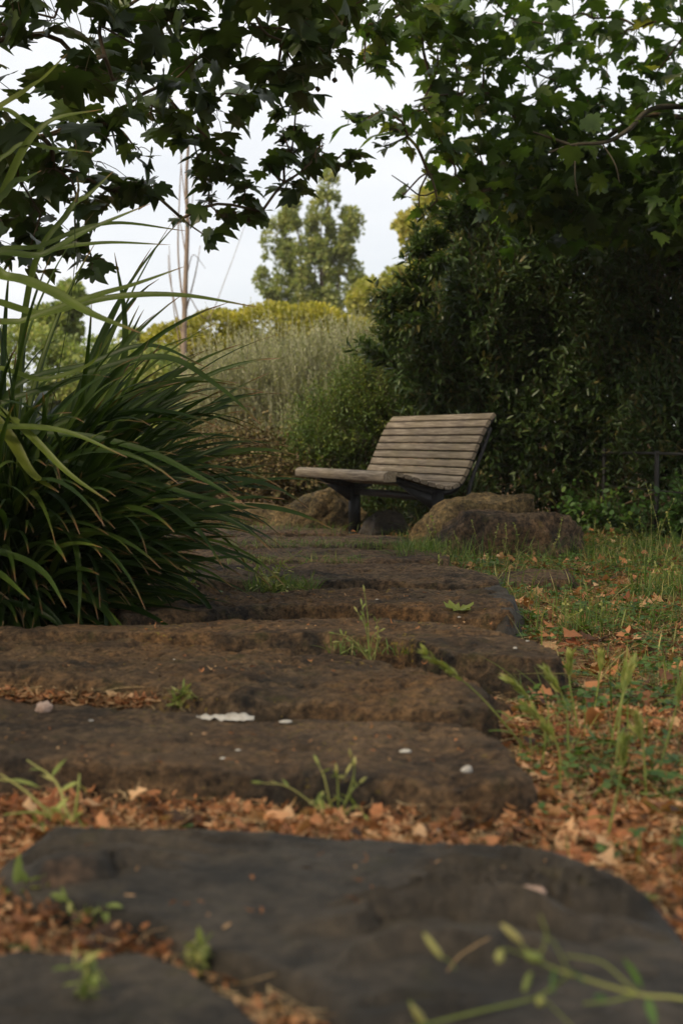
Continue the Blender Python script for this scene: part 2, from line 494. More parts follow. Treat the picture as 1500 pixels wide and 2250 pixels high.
# ------------------------------------------------------------------ ground
def axis(lo, hi, fine_lo, fine_hi, fine, coarse_max):
    xs = list(np.arange(fine_lo, fine_hi, fine))
    s, x = fine, xs[-1]
    while x < hi:
        s = min(s * 1.25, coarse_max); x += s; xs.append(x)
    s, x = fine, xs[0]
    while x > lo:
        s = min(s * 1.25, coarse_max); x -= s; xs.insert(0, x)
    return np.array(xs)
def ground_z(x, y):
    x = np.atleast_1d(np.asarray(x, float)); y = np.atleast_1d(np.asarray(y, float))
    p = np.stack([x, y, np.zeros_like(x)], 1)
    near = np.exp(-np.maximum(0, y - 12) / 30)
    z = fbm(p * 1.1, 3) * 0.022 + fbm(p * 7 + 5, 3) * 0.008 * near
    far = np.clip((y - 14) / 60, 0, 1)
    z = z + far * 1.2 * (1 + 0.4 * perlin(p * 0.03)) * np.clip(1 - (y - 90) / 200, 0, 1)
    return z
xs = axis(-900, 900, -1.8, 3.2, 0.025, 60)
ys = axis(-60, 1400, 1.2, 9.0, 0.03, 60)
X, Y = np.meshgrid(xs, ys)
Z = ground_z(X.ravel(), Y.ravel())
b = MB()
nx, ny = len(xs), len(ys)
i = (np.arange(ny - 1)[:, None] * nx + np.arange(nx - 1)[None]).ravel()
b.add(np.stack([X.ravel(), Y.ravel(), Z], 1), np.stack([i, i + 1, i + nx + 1, i + nx], 1))
tag(b.build('ground', M['soil']), kind='structure')

# ------------------------------------------------------------------ path slabs
def resample(poly, n):
    poly = np.asarray(poly, float)
    q = np.vstack([poly, poly[:1]])
    d = np.concatenate([[0], np.cumsum(np.linalg.norm(np.diff(q, axis=0), axis=1))])
    u = np.linspace(0, d[-1], n, endpoint=False)
    return np.stack([np.interp(u, d, q[:, k]) for k in range(q.shape[1])], 1)
SLABS = []
def in_poly(x, y, poly):
    inside = np.zeros(len(x), bool)
    n = len(poly); j = n - 1
    for i in range(n):
        xi, yi = poly[i]; xj, yj = poly[j]
        c = ((yi > y) != (yj > y)) & (x < (xj - xi) * (y - yi) / (yj - yi + 1e-12) + xi)
        inside ^= c
        j = i
    return inside
def edge_dist(P2, poly):
    """signed distance to the outline, positive inside"""
    A = poly; B = np.roll(poly, -1, 0); AB = B - A; L2 = (AB ** 2).sum(1) + 1e-12
    out_ = np.empty(len(P2))
    for k in range(0, len(P2), 20000):
        q = P2[k:k + 20000]
        t = np.clip(((q[:, None] - A[None]) * AB[None]).sum(2) / L2[None], 0, 1)
        d = np.linalg.norm(q[:, None] - (A[None] + t[..., None] * AB[None]), axis=2)
        out_[k:k + 20000] = d.min(1)
    return np.where(in_poly(P2[:, 0], P2[:, 1], poly), out_, -out_)
def slab_mesh(poly, h, seed, rough=1.0, round_=0.012, base=-0.05, layers=0.0, tilt=(0, 0), slope=0.035, cell=0.008, pits=1.0, **_):
    poly = resample(poly, 160)
    poly = 0.25 * np.roll(poly, 1, 0) + 0.5 * poly + 0.25 * np.roll(poly, -1, 0)
    c = poly.mean(0)
    lo, hi = poly.min(0) - 0.08, poly.max(0) + 0.08
    xs_ = np.arange(lo[0], hi[0], cell); ys_ = np.arange(lo[1], hi[1], cell)
    X, Y = np.meshgrid(xs_, ys_)
    nx_ = len(xs_)
    q = np.c_[X.ravel(), Y.ravel()]
    off = np.array((seed * 3.1, seed * 7.7, seed * 1.3))
    z0 = np.zeros(len(q))
    p3 = np.c_[q, z0]
    sd = edge_dist(q, poly)
    sd = sd + fbm(p3 * 6 + off, 5, 2.1, 0.55) * 0.016 * (0.5 + 0.5 * rough) 
    # broken edge: the face is steep in places and chipped back in facets in others
    w = slope * (0.25 + 1.5 * np.clip(fbm(p3 * 4.5 + off + 3, 2) + 0.35, 0, 1.2))
    t = np.clip((sd + w) / w, 0, 1)
    chip = np.clip(0.5 + fbm(p3 * 9 + off + 7, 3) * 0.9, 0, 1)
    f = np.where(t < 1, 0.86 * t ** (0.55 + 0.9 * chip), 1.0)
    lip = np.clip(sd / (round_ + 0.001), 0, 1)
    f = np.where(t >= 1, 0.86 + 0.14 * np.sqrt(np.clip(1 - (1 - lip) ** 2, 0, 1)), f)
    top = fbm(p3 * 2.2 + off, 3) * 0.011 * rough + fbm(p3 * 9 + off, 3) * 0.006 * rough + fbm(p3 * 30 + off, 4, 2.1, 0.62) * 0.0042 * rough
    top = top - np.clip(fbm(p3 * 6 + off + 31, 3) - 0.22, 0, 1) * 0.030 * rough * pits
    top = top - np.clip(fbm(p3 * 26 + off + 57, 2) - 0.42, 0, 1) * 0.020 * rough * pits
    if layers:
        qq = q[:, 1] * 2.6 + q[:, 0] * 0.35 + fbm(np.c_[q[:, 0] * 1.7, q[:, 1] * 3.0, z0] + off, 4) * 0.34
        st = qq * 4.6; fr_ = st - np.floor(st)
        amp = np.clip(0.25 + fbm(np.c_[q[:, 0] * 2.0, q[:, 1] * 3, z0] + off + 40, 2) * 1.3, 0, 1.2) * np.clip(sd / 0.07, 0, 1)
        top = top + layers * amp * (np.clip(fr_ * 9, 0, 1) - np.clip((fr_ - 0.11) / 0.89, 0, 1))
    zt = h + top + tilt[0] * (q[:, 0] - c[0]) + tilt[1] * (q[:, 1] - c[1])
    z = base + (zt - base) * f + (1 - np.clip(t, 0, 1)) * 0 + np.where(t < 1, fbm(p3 * 22 + off, 4) * 0.007 * rough * np.clip(t * 4, 0, 1), 0)
    keepv = (sd > -w - cell * 1.6)
    i = (np.arange(len(ys_) - 1)[:, None] * nx_ + np.arange(nx_ - 1)[None]).ravel()
    Fq = np.stack([i, i + 1, i + nx_ + 1, i + nx_], 1)
    Fq = Fq[keepv[Fq].all(1)]
    used = np.unique(Fq); remap = -np.ones(len(q), int); remap[used] = np.arange(len(used))
    m = MB()
    m.add(np.c_[q, z][used], remap[Fq])
    return m, np.array((c[0], c[1], 0.0)), poly
def slab(px, h, mat, label, seed, **kw):
    poly = np.array([G(x, y, h)[:2] for x, y in px])
    a = 0.5 * np.sum(poly[:, 0] * np.roll(poly[:, 1], -1) - poly[:, 1] * np.roll(poly[:, 0], -1))
    if a < 0: poly = poly[::-1]
    m, c, pl = slab_mesh(poly, h, seed, **kw)
    o = solo(m, 'stone_slab', mat, c)
    tag(o, label, 'stone slab', 'stone slabs of the path', 'thing')
    SLABS.append((pl, h))
    return o
slab([(-220, 2120), (60, 2088), (290, 2082), (430, 2138), (520, 2185), (590, 2270), (600, 2420), (-260, 2420)], 0.045, M['basalt'],
     'blurred grey slab filling the bottom corner under the litter strip', 1, rough=0.45)
slab([(120, 1822), (420, 1816), (720, 1838), (1130, 1858), (1260, 1880), (1400, 1955), (1520, 2060), (1580, 2180), (1540, 2330), (1250, 2440), (900, 2400), (770, 2250), (660, 2150), (470, 2085), (330, 2015), (190, 1990), (20, 1965), (0, 1900)], 0.05, M['basalt_rust'],
     'nearest wide charcoal slab with rippled layered top', 2, rough=0.42, layers=0.048, round_=0.016, pits=0.8)
slab([(-330, 1520), (0, 1528), (150, 1540), (400, 1562), (560, 1576), (760, 1582), (1000, 1582), (1080, 1600), (1140, 1660), (1170, 1705), (1100, 1722), (850, 1712), (700, 1698), (450, 1688), (200, 1676), (0, 1670), (-330, 1655)], 0.085, M['slab2'],
     'broad brown slab with white scrap and pebble lying on it', 3, rough=0.8, round_=0.02)
slab([(-330, 1388), (0, 1396), (380, 1408), (700, 1430), (850, 1446), (960, 1470), (1050, 1502), (1092, 1548), (1060, 1562), (900, 1552), (600, 1542), (300, 1508), (0, 1492), (-330, 1482)], 0.108, M['slab'],
     'rough pitted slab with yellow lichen behind the white scrap', 4, rough=1.45, round_=0.03, slope=0.08)
slab([(-260, 1378), (100, 1374), (560, 1358), (850, 1356), (1100, 1388), (1218, 1414), (1235, 1440), (1150, 1444), (1000, 1430), (900, 1408), (700, 1392), (400, 1391), (0, 1390), (-260, 1394)], 0.125, M['slab'],
     'long slab with rusty broken front face behind the upright weed', 5, rough=0.8, round_=0.012, slope=0.05)
slab([(250, 1335), (340, 1300), (700, 1292), (1000, 1288), (1100, 1296), (1128, 1325), (1130, 1345), (1000, 1342), (800, 1330), (600, 1326), (270, 1350)], 0.112, M['slab'],
     'slab under the curled yellow-green leaf with dark broken right end', 6, rough=1.3, round_=0.03, n=300)
slab([(330, 1262), (420, 1240), (700, 1236), (950, 1238), (1050, 1250), (1092, 1266), (1096, 1283), (980, 1281), (700, 1276), (500, 1274), (350, 1278)], 0.10, M['slab2'],
     'slab behind the low green weeds in the middle of the path', 7, rough=1.2, round_=0.03, n=300)
slab([(400, 1222), (480, 1203), (700, 1202), (930, 1206), (985, 1218), (980, 1231), (800, 1232), (600, 1230), (420, 1233)], 0.10, M['slab2'],
     'red-brown slab with dry twigs, second slab in front of the bench', 8, rough=1.1, round_=0.03, n=260)
slab([(420, 1188), (520, 1176), (760, 1174), (890, 1180), (905, 1194), (700, 1198), (440, 1199)], 0.09, M['slab2'],
     'grey-brown slab just before the bench legs', 9, rough=1.0, n=220)
slab([(300, 1168), (420, 1156), (600, 1155), (740, 1160), (770, 1169), (600, 1172), (330, 1175)], 0.08, M['slab2'],
     'farthest flat slab before the low sloping boulder', 10, rough=1.0, n=220)
slab([(1090, 1262), (1130, 1252), (1220, 1252), (1262, 1260), (1250, 1272), (1120, 1276)], 0.055, M['slab2'],
     'small flat stone half buried in grass beside the path', 11, rough=0.8, n=160)
slab([(1065, 1290), (1100, 1283), (1125, 1300), (1133, 1345), (1110, 1352), (1075, 1330)], 0.105, M['basalt'],
     'small dark block wedged at the right edge of the path', 12, rough=1.2, n=120, round_=0.025)
slab([(-500, 1440), (-360, 1420), (-300, 1330), (-180, 1330), (-240, 1470), (-420, 1520)], 0.09, M['slab2'],
     'slab half hidden under the strap-leaved plant', 13, rough=1.0, n=160)

SL_S = [(resample(p, 48), h) for p, h in SLABS]
def on_slab(x, y):
    r = np.zeros(len(x), bool)
    for p, h in SL_S: r |= in_poly(x, y, p)
    return r

# ------------------------------------------------------------------ boulders
def boulder(px, py_base, Yc, w, hgt, dep, seed, mat, label, flat=0.0, skew=0.0, rough=1.0):
    c = G(px, py_base, 0)
    if Yc: c = np.array(P(px, py_base, Yc)); c[2] = 0
    nu, nv = 130, 70
    u = np.linspace(0, 2 * math.pi, nu, endpoint=False); v = np.linspace(0.001, math.pi - 0.001, nv)
    U, Vv = np.meshgrid(u, v)
    d = np.stack([np.cos(U) * np.sin(Vv), np.sin(U) * np.sin(Vv), np.cos(Vv)], -1).reshape(-1, 3)
    off = np.array((seed * 2.3, seed, seed * 4.1))
    # cut by random planes to give facets, then softened
    pr = np.random.RandomState(seed)
    r = np.ones(len(d)) * 1.0
    for _ in range(13):
        nn = norm(pr.normal(size=3)); 
        dist = pr.uniform(0.70, 0.95)
        dt = d @ nn
        r = np.minimum(r, np.where(dt > 0.05, dist / np.maximum(dt, 0.05), 9))
    if flat:
        r = np.minimum(r, np.where(d[:, 2] > 0.05, flat / np.maximum(d[:, 2], 0.05), 9))
    r = r * (1 + 0.10 * fbm(d * 1.6 + off, 3) + 0.035 * rough * fbm(d * 6 + off, 4))
    p = d * r[:, None]
    p[:, 0] += skew * np.maximum(p[:, 2], 0)
    p = p * np.array((w / 2, dep / 2, hgt * 1.15))
    p[:, 2] = np.maximum(p[:, 2], -0.12)
    m = MB()
    i = np.arange(nv - 1)[:, None] * nu; j = np.arange(nu)[None]; j2 = (j + 1) % nu
    m.add(p + c, np.stack([i + j, i + nu + j, i + nu + j2, i + j2], -1).reshape(-1, 4))
    o = solo(m, 'boulder', mat, c)
    tag(o, label, 'boulder', 'boulders round the bench')
    return o
boulder(1015, 1195, 9.28, 0.84, 0.375, 0.5, 21, M['boulder'], 'yellowish sloping boulder under the near end of the bench', skew=0.5)
boulder(1110, 1210, 8.66, 1.06, 0.30, 0.5, 31, M['slab2'], 'long flat-topped grey-brown boulder in front of the yellowish one', flat=0.8)
boulder(690, 1165, 11.25, 0.82, 0.30, 0.5, 12, M['boulder'], 'sloping wedge-shaped boulder beside the far bench leg', skew=0.45)
boulder(535, 1160, 12.0, 0.95, 0.20, 0.5, 44, M['boulder'], 'low flat boulder between the strap-leaved plant and the wedge-shaped one', flat=0.75)
boulder(850, 1172, 10.6, 0.42, 0.16, 0.4, 52, M['basalt'], 'small dark rock in the shade under the bench')

# ------------------------------------------------------------------ bench
B0 = np.array(P(1003, 1062, 9.5)); B0[2] = 0          # foot of the near end of the seat's lowest line
ax = norm(np.array([-0.627, 1.55, 0]))                # along the bench, towards its far end
fr = np.array([-ax[1], ax[0], 0])                     # towards the front (left, near)
BL = 1.66
bench = empty('bench', B0, 'weathered slatted wooden bench on black steel frame between boulders', 'bench')
bench.rotation_euler = (0, 0, math.atan2(ax[1], ax[0]))
# local axes: x along, y = left of x ; front = +y
prof = np.array([(0.50, 0.497), (0.40, 0.482), (0.28, 0.448), (0.15, 0.412), (0.05, 0.400), (-0.02, 0.425), (-0.075, 0.50), (-0.13, 0.62), (-0.19, 0.75), (-0.245, 0.845), (-0.30, 0.905)])
pc = catmull(prof, 400)
sl_ = np.concatenate([[0], np.cumsum(np.linalg.norm(np.diff(pc, axis=0), axis=1))])
def at_s(s):
    return np.array([np.interp(s, sl_, pc[:, 0]), np.interp(s, sl_, pc[:, 1])])
def bar_mesh(sec, x0, x1, nseg=12, rnd=0.5, seed=0):
    """extrude a closed 2-D section (y,z) along x with slightly worn edges"""
    sec = np.asarray(sec); n = len(sec)
    xs_ = np.linspace(x0, x1, nseg)
    v = np.zeros((nseg, n, 3))
    for k, x in enumerate(xs_):
        v[k, :, 0] = x
        w = 0.0012 * np.array(perlin(np.c_[np.full(n, x * 4), sec[:, 0] * 20 + seed, sec[:, 1] * 20]))
        v[k, :, 1] = sec[:, 0]; v[k, :, 2] = sec[:, 1] + w
    m = MB()
    i = np.arange(nseg - 1)[:, None] * n; j = np.arange(n)[None]; j2 = (j + 1) % n
    m.add(v.reshape(-1, 3), np.stack([i + j, i + n + j, i + n + j2, i + j2], -1).reshape(-1, 4), rnd)
    m.add(v[0], [list(range(n))], rnd); m.add(v[-1], [list(range(n))[::-1]], rnd)
    return m
def rrect(w, h, r=0.004):
    pts = []
    for cx, cy, a0 in ((w / 2 - r, h / 2 - r, 0), (-w / 2 + r, h / 2 - r, 90), (-w / 2 + r, -h / 2 + r, 180), (w / 2 - r, -h / 2 + r, 270)):
        for a in (0, 45, 90):
            t = R(a0 + a); pts.append((cx + r * math.cos(t), cy + r * math.sin(t)))
    return np.array(pts)
pitch = 0.0605
s = 0.085
k = 0
while s < sl_[-1] - 0.01:
    c0 = at_s(s); d = norm(at_s(s + 0.01) - at_s(s - 0.01))
    nn = np.array((-d[1], d[0]))          # upper/front side normal of the board
    if nn[1] < 0 and abs(nn[1]) > abs(nn[0]): nn = -nn
    sec = rrect(0.051, 0.026, 0.006)
    q = c0 + sec[:, :1] * d + sec[:, 1:] * nn
    m_ = bar_mesh(q, random.uniform(-0.003, 0.003), BL + random.uniform(-0.003, 0.003), rnd=random.random(), seed=k)
    so_ = m_.build('slat', M['wood'], bench, smooth=False)
    for xf in (0.10, BL - 0.12):
        mbt = MB(); tp_ = c0 + nn * 0.0145; bt_ = c0 + nn * 0.010
        tube(mbt, np.array([(xf, *bt_), (xf, *tp_)]), 0.0065, 10)
        mbt.build('bolt', M['metal'], so_)
    s += pitch; k += 1
# rounded front nosing
pts = [(0.535 - 0.0, 0.455)]
for a in range(0, 181, 15):
    t = R(a); pts.append((0.492 + 0.045 * math.cos(t), 0.478 + 0.032 * math.sin(t)))
pts.append((0.447, 0.455))
sec = np.array(pts); sec[0, 0] = 0.537; sec[-1, 0] = 0.447; sec[0, 1] = sec[-1, 1] = 0.440
o = bar_mesh(sec, -0.004, BL + 0.004, rnd=1.0, seed=77).build('front_slat', M['wood'], bench, smooth=False)
o['label'] = 'thick rounded pale front slat'
for xf in (0.10, BL - 0.12):
    m_ = MB()                                          # curved flat bar under the slats
    ss = np.linspace(0.02, sl_[-1] - 0.01, 70)
    cc = np.array([at_s(q) for q in ss]); dd = norm(np.gradient(cc, axis=0)); nn = np.stack([-dd[:, 1], dd[:, 0]], 1)
    top = cc + nn * 0.016; bot = cc + nn * 0.056
    if nn[0, 1] > 0: top = cc - nn * 0.016; bot = cc - nn * 0.056
    v = []
    for x in (xf - 0.02, xf + 0.02):
        v.append(np.c_[np.full(70, x), top]); v.append(np.c_[np.full(70, x), bot])
    v = np.array(v)                                     # 4,70,3
    idx = np.arange(4)[:, None] * 70 + np.arange(70)[None]
    fs = []
    for a, b_ in ((0, 1), (1, 3), (3, 2), (2, 0)):
        for q in range(69): fs.append([idx[a, q], idx[a, q + 1], idx[b_, q + 1], idx[b_, q]])
    fs.append([idx[0, 0], idx[1, 0], idx[3, 0], idx[2, 0]]); fs.append([idx[0, 69], idx[2, 69], idx[3, 69], idx[1, 69]])
    m_.add(v.reshape(-1, 3), fs)
    m_.build('frame', M['metal'], bench, smooth=False)
    m_ = MB()                                          # leg: post with gusset and foot plate
    def box(m, a, b2, taper=None):
        a = np.array(a); b2 = np.array(b2)
        v = np.array([(x, y, z) for x in (a[0], b2[0]) for y in (a[1], b2[1]) for z in (a[2], b2[2])])
        m.add(v, [[0, 1, 3, 2], [4, 6, 7, 5], [0, 4, 5, 1], [2, 3, 7, 6], [0, 2, 6, 4], [1, 5, 7, 3]])
    box(m_, (xf - 0.025, 0.06, -0.03), (xf + 0.025, 0.14, 0.372))
    m_.add(np.array([(xf - 0.012, 0.14, 0.25), (xf - 0.012, 0.14, 0.366), (xf - 0.012, 0.40, 0.43), (xf + 0.012, 0.14, 0.25), (xf + 0.012, 0.14, 0.366), (xf + 0.012, 0.40, 0.43)]),
           [[0, 1, 2], [5, 4, 3], [0, 2, 5, 3], [2, 1, 4, 5]])
    box(m_, (xf - 0.06, 0.01, -0.02), (xf + 0.06, 0.19, 0.012))
    m_.build('leg', M['metal'], bench, smooth=False)
m_ = MB()
box(m_, (0.125, 0.085, 0.30), (BL - 0.145, 0.115, 0.35))
m_.build('crossbar', M['metal'], bench, smooth=False)
for xf in (0.035,):
    m_ = MB()
    tube(m_, catmull([(xf, -0.27, 0.80), (xf, -0.20, 0.62), (xf, -0.13, 0.45), (xf, -0.10, 0.3), (xf, -0.10, -0.03)], 24), 0.014, 8)
    m_.build('rear_stay', M['metal'], bench)

# ------------------------------------------------------------------ leaf templates
def plane_leaf_template(curl=0.12, seed=0):
    pr = np.random.RandomState(seed)
    half = [(0.0, -0.02), (0.16, -0.10), (0.34, -0.02), (0.30, 0.10), (0.52, 0.16), (0.60, 0.34), (0.42, 0.36), (0.50, 0.52), (0.46, 0.66),
            (0.32, 0.60), (0.24, 0.55), (0.24, 0.74), (0.10, 0.84), (0.0, 1.08)]
    h = np.array(half)
    h[1:-1] += pr.normal(size=(len(h) - 2, 2)) * 0.02
    o = np.vstack([h, (h[1:-1] * np.array((-1, 1)))[::-1]])
    o[len(h):] += pr.normal(size=(len(h) - 2, 2)) * 0.02
    v = np.vstack([[0, 0.32], o])
    r = np.linalg.norm(v - np.array((0, 0.32)), axis=1)
    z = -curl * (r ** 1.5) + curl * 0.9 * np.abs(v[:, 0])
    v3 = np.c_[v[:, 0], v[:, 1], z]
    n = len(o)
    f = np.array([[0, 1 + i, 1 + (i + 1) % n] for i in range(n)])
    return v3, f
PT = [plane_leaf_template(0.15 + 0.12 * k, k) for k in range(4)]
LANCE_V = np.array([(0, 0, 0), (0.14, 0.3, 0.03), (0.12, 0.65, 0.02), (0, 1, -0.06), (-0.12, 0.65, 0.02), (-0.14, 0.3, 0.03), (0, 0.45, -0.03)])
LANCE_F = np.array([[0, 1, 6], [1, 2, 6], [2, 3, 6], [3, 4, 6], [4, 5, 6], [5, 0, 6]])
OVAL_V = np.array([(0, 0, 0), (0.33, 0.35, 0.04), (0.24, 0.8, 0.0), (0, 1, -0.06), (-0.24, 0.8, 0), (-0.33, 0.35, 0.04)])
OVAL_F = np.array([[0, 1, 2, 3], [0, 3, 4, 5]])

def scatter_plane(mb, pos, size, jit=0.5, droop=0.55, light=None, out=None):
    N = len(pos)
    az = rs.uniform(0, 2 * math.pi, N)
    d = np.stack([np.cos(az), np.sin(az), -droop + rs.normal(size=N) * 0.45], 1)
    if out is not None: d = d + out
    d = norm(d)
    Mx = frames(d, jit)
    sz = size * rs.uniform(0.62, 1.2, N)
    Mx = Mx * sz[:, None, None]
    r = np.clip(rs.beta(2, 2.6, N), 0, 1) if light is None else np.clip(light + rs.normal(size=N) * 0.2, 0, 1)
    k = rs.randint(0, 4, N)
    for q in range(4):
        s_ = k == q
        mb.inst(PT[q][0], PT[q][1], pos[s_], Mx[s_], r[s_])

def connect(mb, pts, root, r0, r1, wob=0.1, sides=5, bias=0.0):
    """join cluster points into a branching network grown from the root (shortest link first)"""
    pts = [np.array(p) for p in pts]
    done = [np.array(root)]; depth = [0]
    left = list(range(len(pts)))
    edges = []
    while left:
        L = np.array([pts[i] for i in left]); D = np.array(done)
        dm = np.linalg.norm(L[:, None] - D[None], axis=2) + 0.15 * np.array(depth)[None]
        a, b_ = np.unravel_index(np.argmin(dm), dm.shape)
        i = left.pop(a)
        edges.append((b_, len(done)))
        done.append(pts[i]); depth.append(depth[b_] + 1)
    cnt = np.ones(len(done))
    for a, b_ in reversed(edges): cnt[a] += cnt[b_]
    mxc = cnt.max()
    for a, b_ in edges:
        A, B = done[a], done[b_]
        L = np.linalg.norm(B - A)
        mid = (A + B) / 2 + rs.normal(size=3) * wob * L + np.array((0, 0, 0.08 * L))
        ra = r1 + (r0 - r1) * math.sqrt(cnt[a] / mxc); rb = r1 + (r0 - r1) * math.sqrt(cnt[b_] / mxc)
        if cnt[a] == mxc: ra = rb * 1.05
        tube(mb, catmull([A, mid, B], 7), np.linspace(min(ra, rb * 1.3), rb, 7), sides, cap=False)

# ------------------------------------------------------------------ overhanging plane tree, upper left
lt = empty('plane_tree', (-4.2, 7.6, 0), 'dark plane tree whose low branches hang across the upper left', 'tree')
CL = [(40, 60, 85, 6), (-40, 20, 80, 6), (120, 40, 75, 6.2), (220, 50, 90, 6.6), (300, 100, 85, 6.8), (190, 150, 70, 6), (130, 180, 50, 5.6), (250, 180, 55, 6.4),
      (20, 290, 45, 6.4), (-40, 260, 60, 6.4), (90, 300, 45, 6.8), (160, 275, 45, 6.8), (235, 270, 40, 7), (200, 350, 50, 7.2), (120, 370, 50, 7), (40, 390, 60, 7),
      (330, 405, 26, 7.2), (290, 410, 32, 7.2), (240, 420, 45, 7.2), (170, 440, 45, 7), (90, 470, 50, 7), (300, 330, 28, 7), (205, 575, 26, 7), (170, 540, 32, 7), (60, 560, 60, 7), (-20, 480, 80, 7),
      (350, 190, 75, 7.2), (400, 250, 70, 7.4), (470, 240, 65, 7.5), (530, 210, 55, 7.6), (430, 130, 85, 7.2), (360, 60, 70, 7), (470, 90, 45, 7.4), (330, 250, 45, 7.4),
      (560, 60, 75, 7), (620, 90, 70, 6.8), (600, 160, 48, 7), (660, 160, 40, 7), (690, 60, 70, 6.8), (640, 10, 80, 6.6), (540, -20, 80, 6.8), (760, 20, 50, 7.4), (720, 120, 34, 7.2),
      (400, 20, 60, 7), (460, 330, 34, 7.6), (500, 350, 28, 7.6), (515, 382, 22, 7.6), (470, 400, 26, 7.7), (440, 370, 20, 7.7), (460, 450, 22, 7.7), (495, 478, 18, 7.7), (455, 520, 20, 7.7), (425, 300, 24, 7.6),
      (535, 440, 22, 7.8), (575, 465, 26, 7.8), (545, 400, 16, 7.8), (590, 360, 24, 7.9), (625, 400, 26, 7.9), (665, 408, 24, 7.9), (640, 340, 30, 8), (620, 290, 26, 8), (610, 240, 20, 8), (690, 350, 22, 8),
      (670, 290, 26, 8), (710, 320, 22, 8), (740, 350, 22, 8.2), (780, 335, 20, 8.2), (650, 245, 20, 8), (400, 480, 14, 7.7),
      (150, -60, 120, 6.2), (400, -90, 140, 6.8), (650, -100, 140, 6.8), (-120, 120, 120, 6), (-160, 380, 120, 6.8), (860, -60, 90, 7.4)]
mb = MB(); tw = MB()
cp = []
for (cx, cy, r, Yd) in CL:
    c = P(cx, cy, Yd); cp.append(c)
    rm = r / F * Yd
    n = max(4, int(2.4 + 0.0105 * r * r * 1.0 * (0.17 * F / 60 / Yd if False else 1)))
    n = int(n * (0.155 if r > 60 else 0.30 if r > 40 else 0.68))
    p = c + rs.normal(size=(n, 3)) * rm * np.array((0.55, 1.1, 0.5))
    scatter_plane(mb, p, 0.122 if r < 40 else 0.15, light=None)
    k = min(n, 8)
    for q in p[:k]:
        tube(tw, catmull([c + rs.normal(size=3) * rm * 0.2, (c + q) / 2 + (0, 0, 0.02), q], 4), 0.0022, 3, cap=False)
connect(tw, cp, P(-500, -60, 6.2), 0.016, 0.003)
# unseen crown added above, beside and behind the camera to shade the foreground
hp = rs.uniform(size=(11000, 3)) * np.array((7.0, 13.5, 2.6)) + np.array((-6.2, -4.3, 2.4))
lim = CAMZ + (hp[:, 1]) * 0.335 + 0.22
keep = ((hp[:, 2] > lim) | (hp[:, 0] < -0.27 * hp[:, 1] - 0.35) | (hp[:, 1] < 0.3)) & (fbm(hp * 1.2, 2) > -0.12)
hp = hp[keep]
scatter_plane(mb, hp, 0.15)
trunk = MB()
tube(trunk, catmull([(-4.2, 7.6, -0.1), (-4.15, 7.5, 1.0), (-4.0, 7.3, 2.2), (-3.9, 7.1, 3.4), (-3.7, 6.9, 5.0), (-3.6, 6.7, 6.5)], 40), np.linspace(0.24, 0.09, 40), 14)
bo = [(-3.95, 7.2, 2.8), (-3.0, 6.9, 3.3), (-2.2, 6.6, 3.1), P(-500, -60, 6.2)]
tube(trunk, catmull(bo, 24), np.linspace(0.09, 0.035, 24), 10)
tube(trunk, catmull([(-3.8, 7.0, 4.2), (-2.0, 6.0, 4.6), (0.2, 5.0, 4.3), (1.2, 4.2, 4.4)], 24), np.linspace(0.09, 0.02, 24), 10)
tube(trunk, catmull([(-3.8, 7.0, 3.8), (-3.0, 5.0, 4.0), (-1.8, 3.0, 3.9), (-1.0, 2.0, 4.1)], 24), np.linspace(0.08, 0.02, 24), 10)
under(lt, trunk, 'trunk', M['bark'])
under(lt, tw, 'twigs', M['twig'])
under(lt, mb, 'crown', M['plane_leaf'], smooth=False)
for (bx, by, Yd) in ((735, 176, 7.3), (698, 196, 7.3), (137, 188, 5.6), (187, 183, 5.8), (546, 484, 7.8), (516, 468, 7.7), (695, 366, 8), (727, 152, 7.3), (476, 118, 7.4)):
    c = P(bx, by, Yd)
    u, v_ = np.meshgrid(np.linspace(0, 2 * math.pi, 10, endpoint=False), np.linspace(0.01, math.pi - 0.01, 7))
    d = np.stack([np.cos(u) * np.sin(v_), np.sin(u) * np.sin(v_), np.cos(v_)], -1).reshape(-1, 3)
    d = d * (0.0125 * (1 + 0.15 * rs.normal(size=len(d))))[:, None]
    m_ = MB(); i = np.arange(6)[:, None] * 10; j = np.arange(10)[None]; j2 = (j + 1) % 10
    m_.add(d + c, np.stack([i + j, i + 10 + j, i + 10 + j2, i + j2], -1).reshape(-1, 4))
    tube(m_, catmull([c, c + (0.003, 0, 0.05), c + (0.02, 0.01, 0.12)], 6), 0.0012, 4)
    under(lt, m_, 'seed_ball', M['bone'])

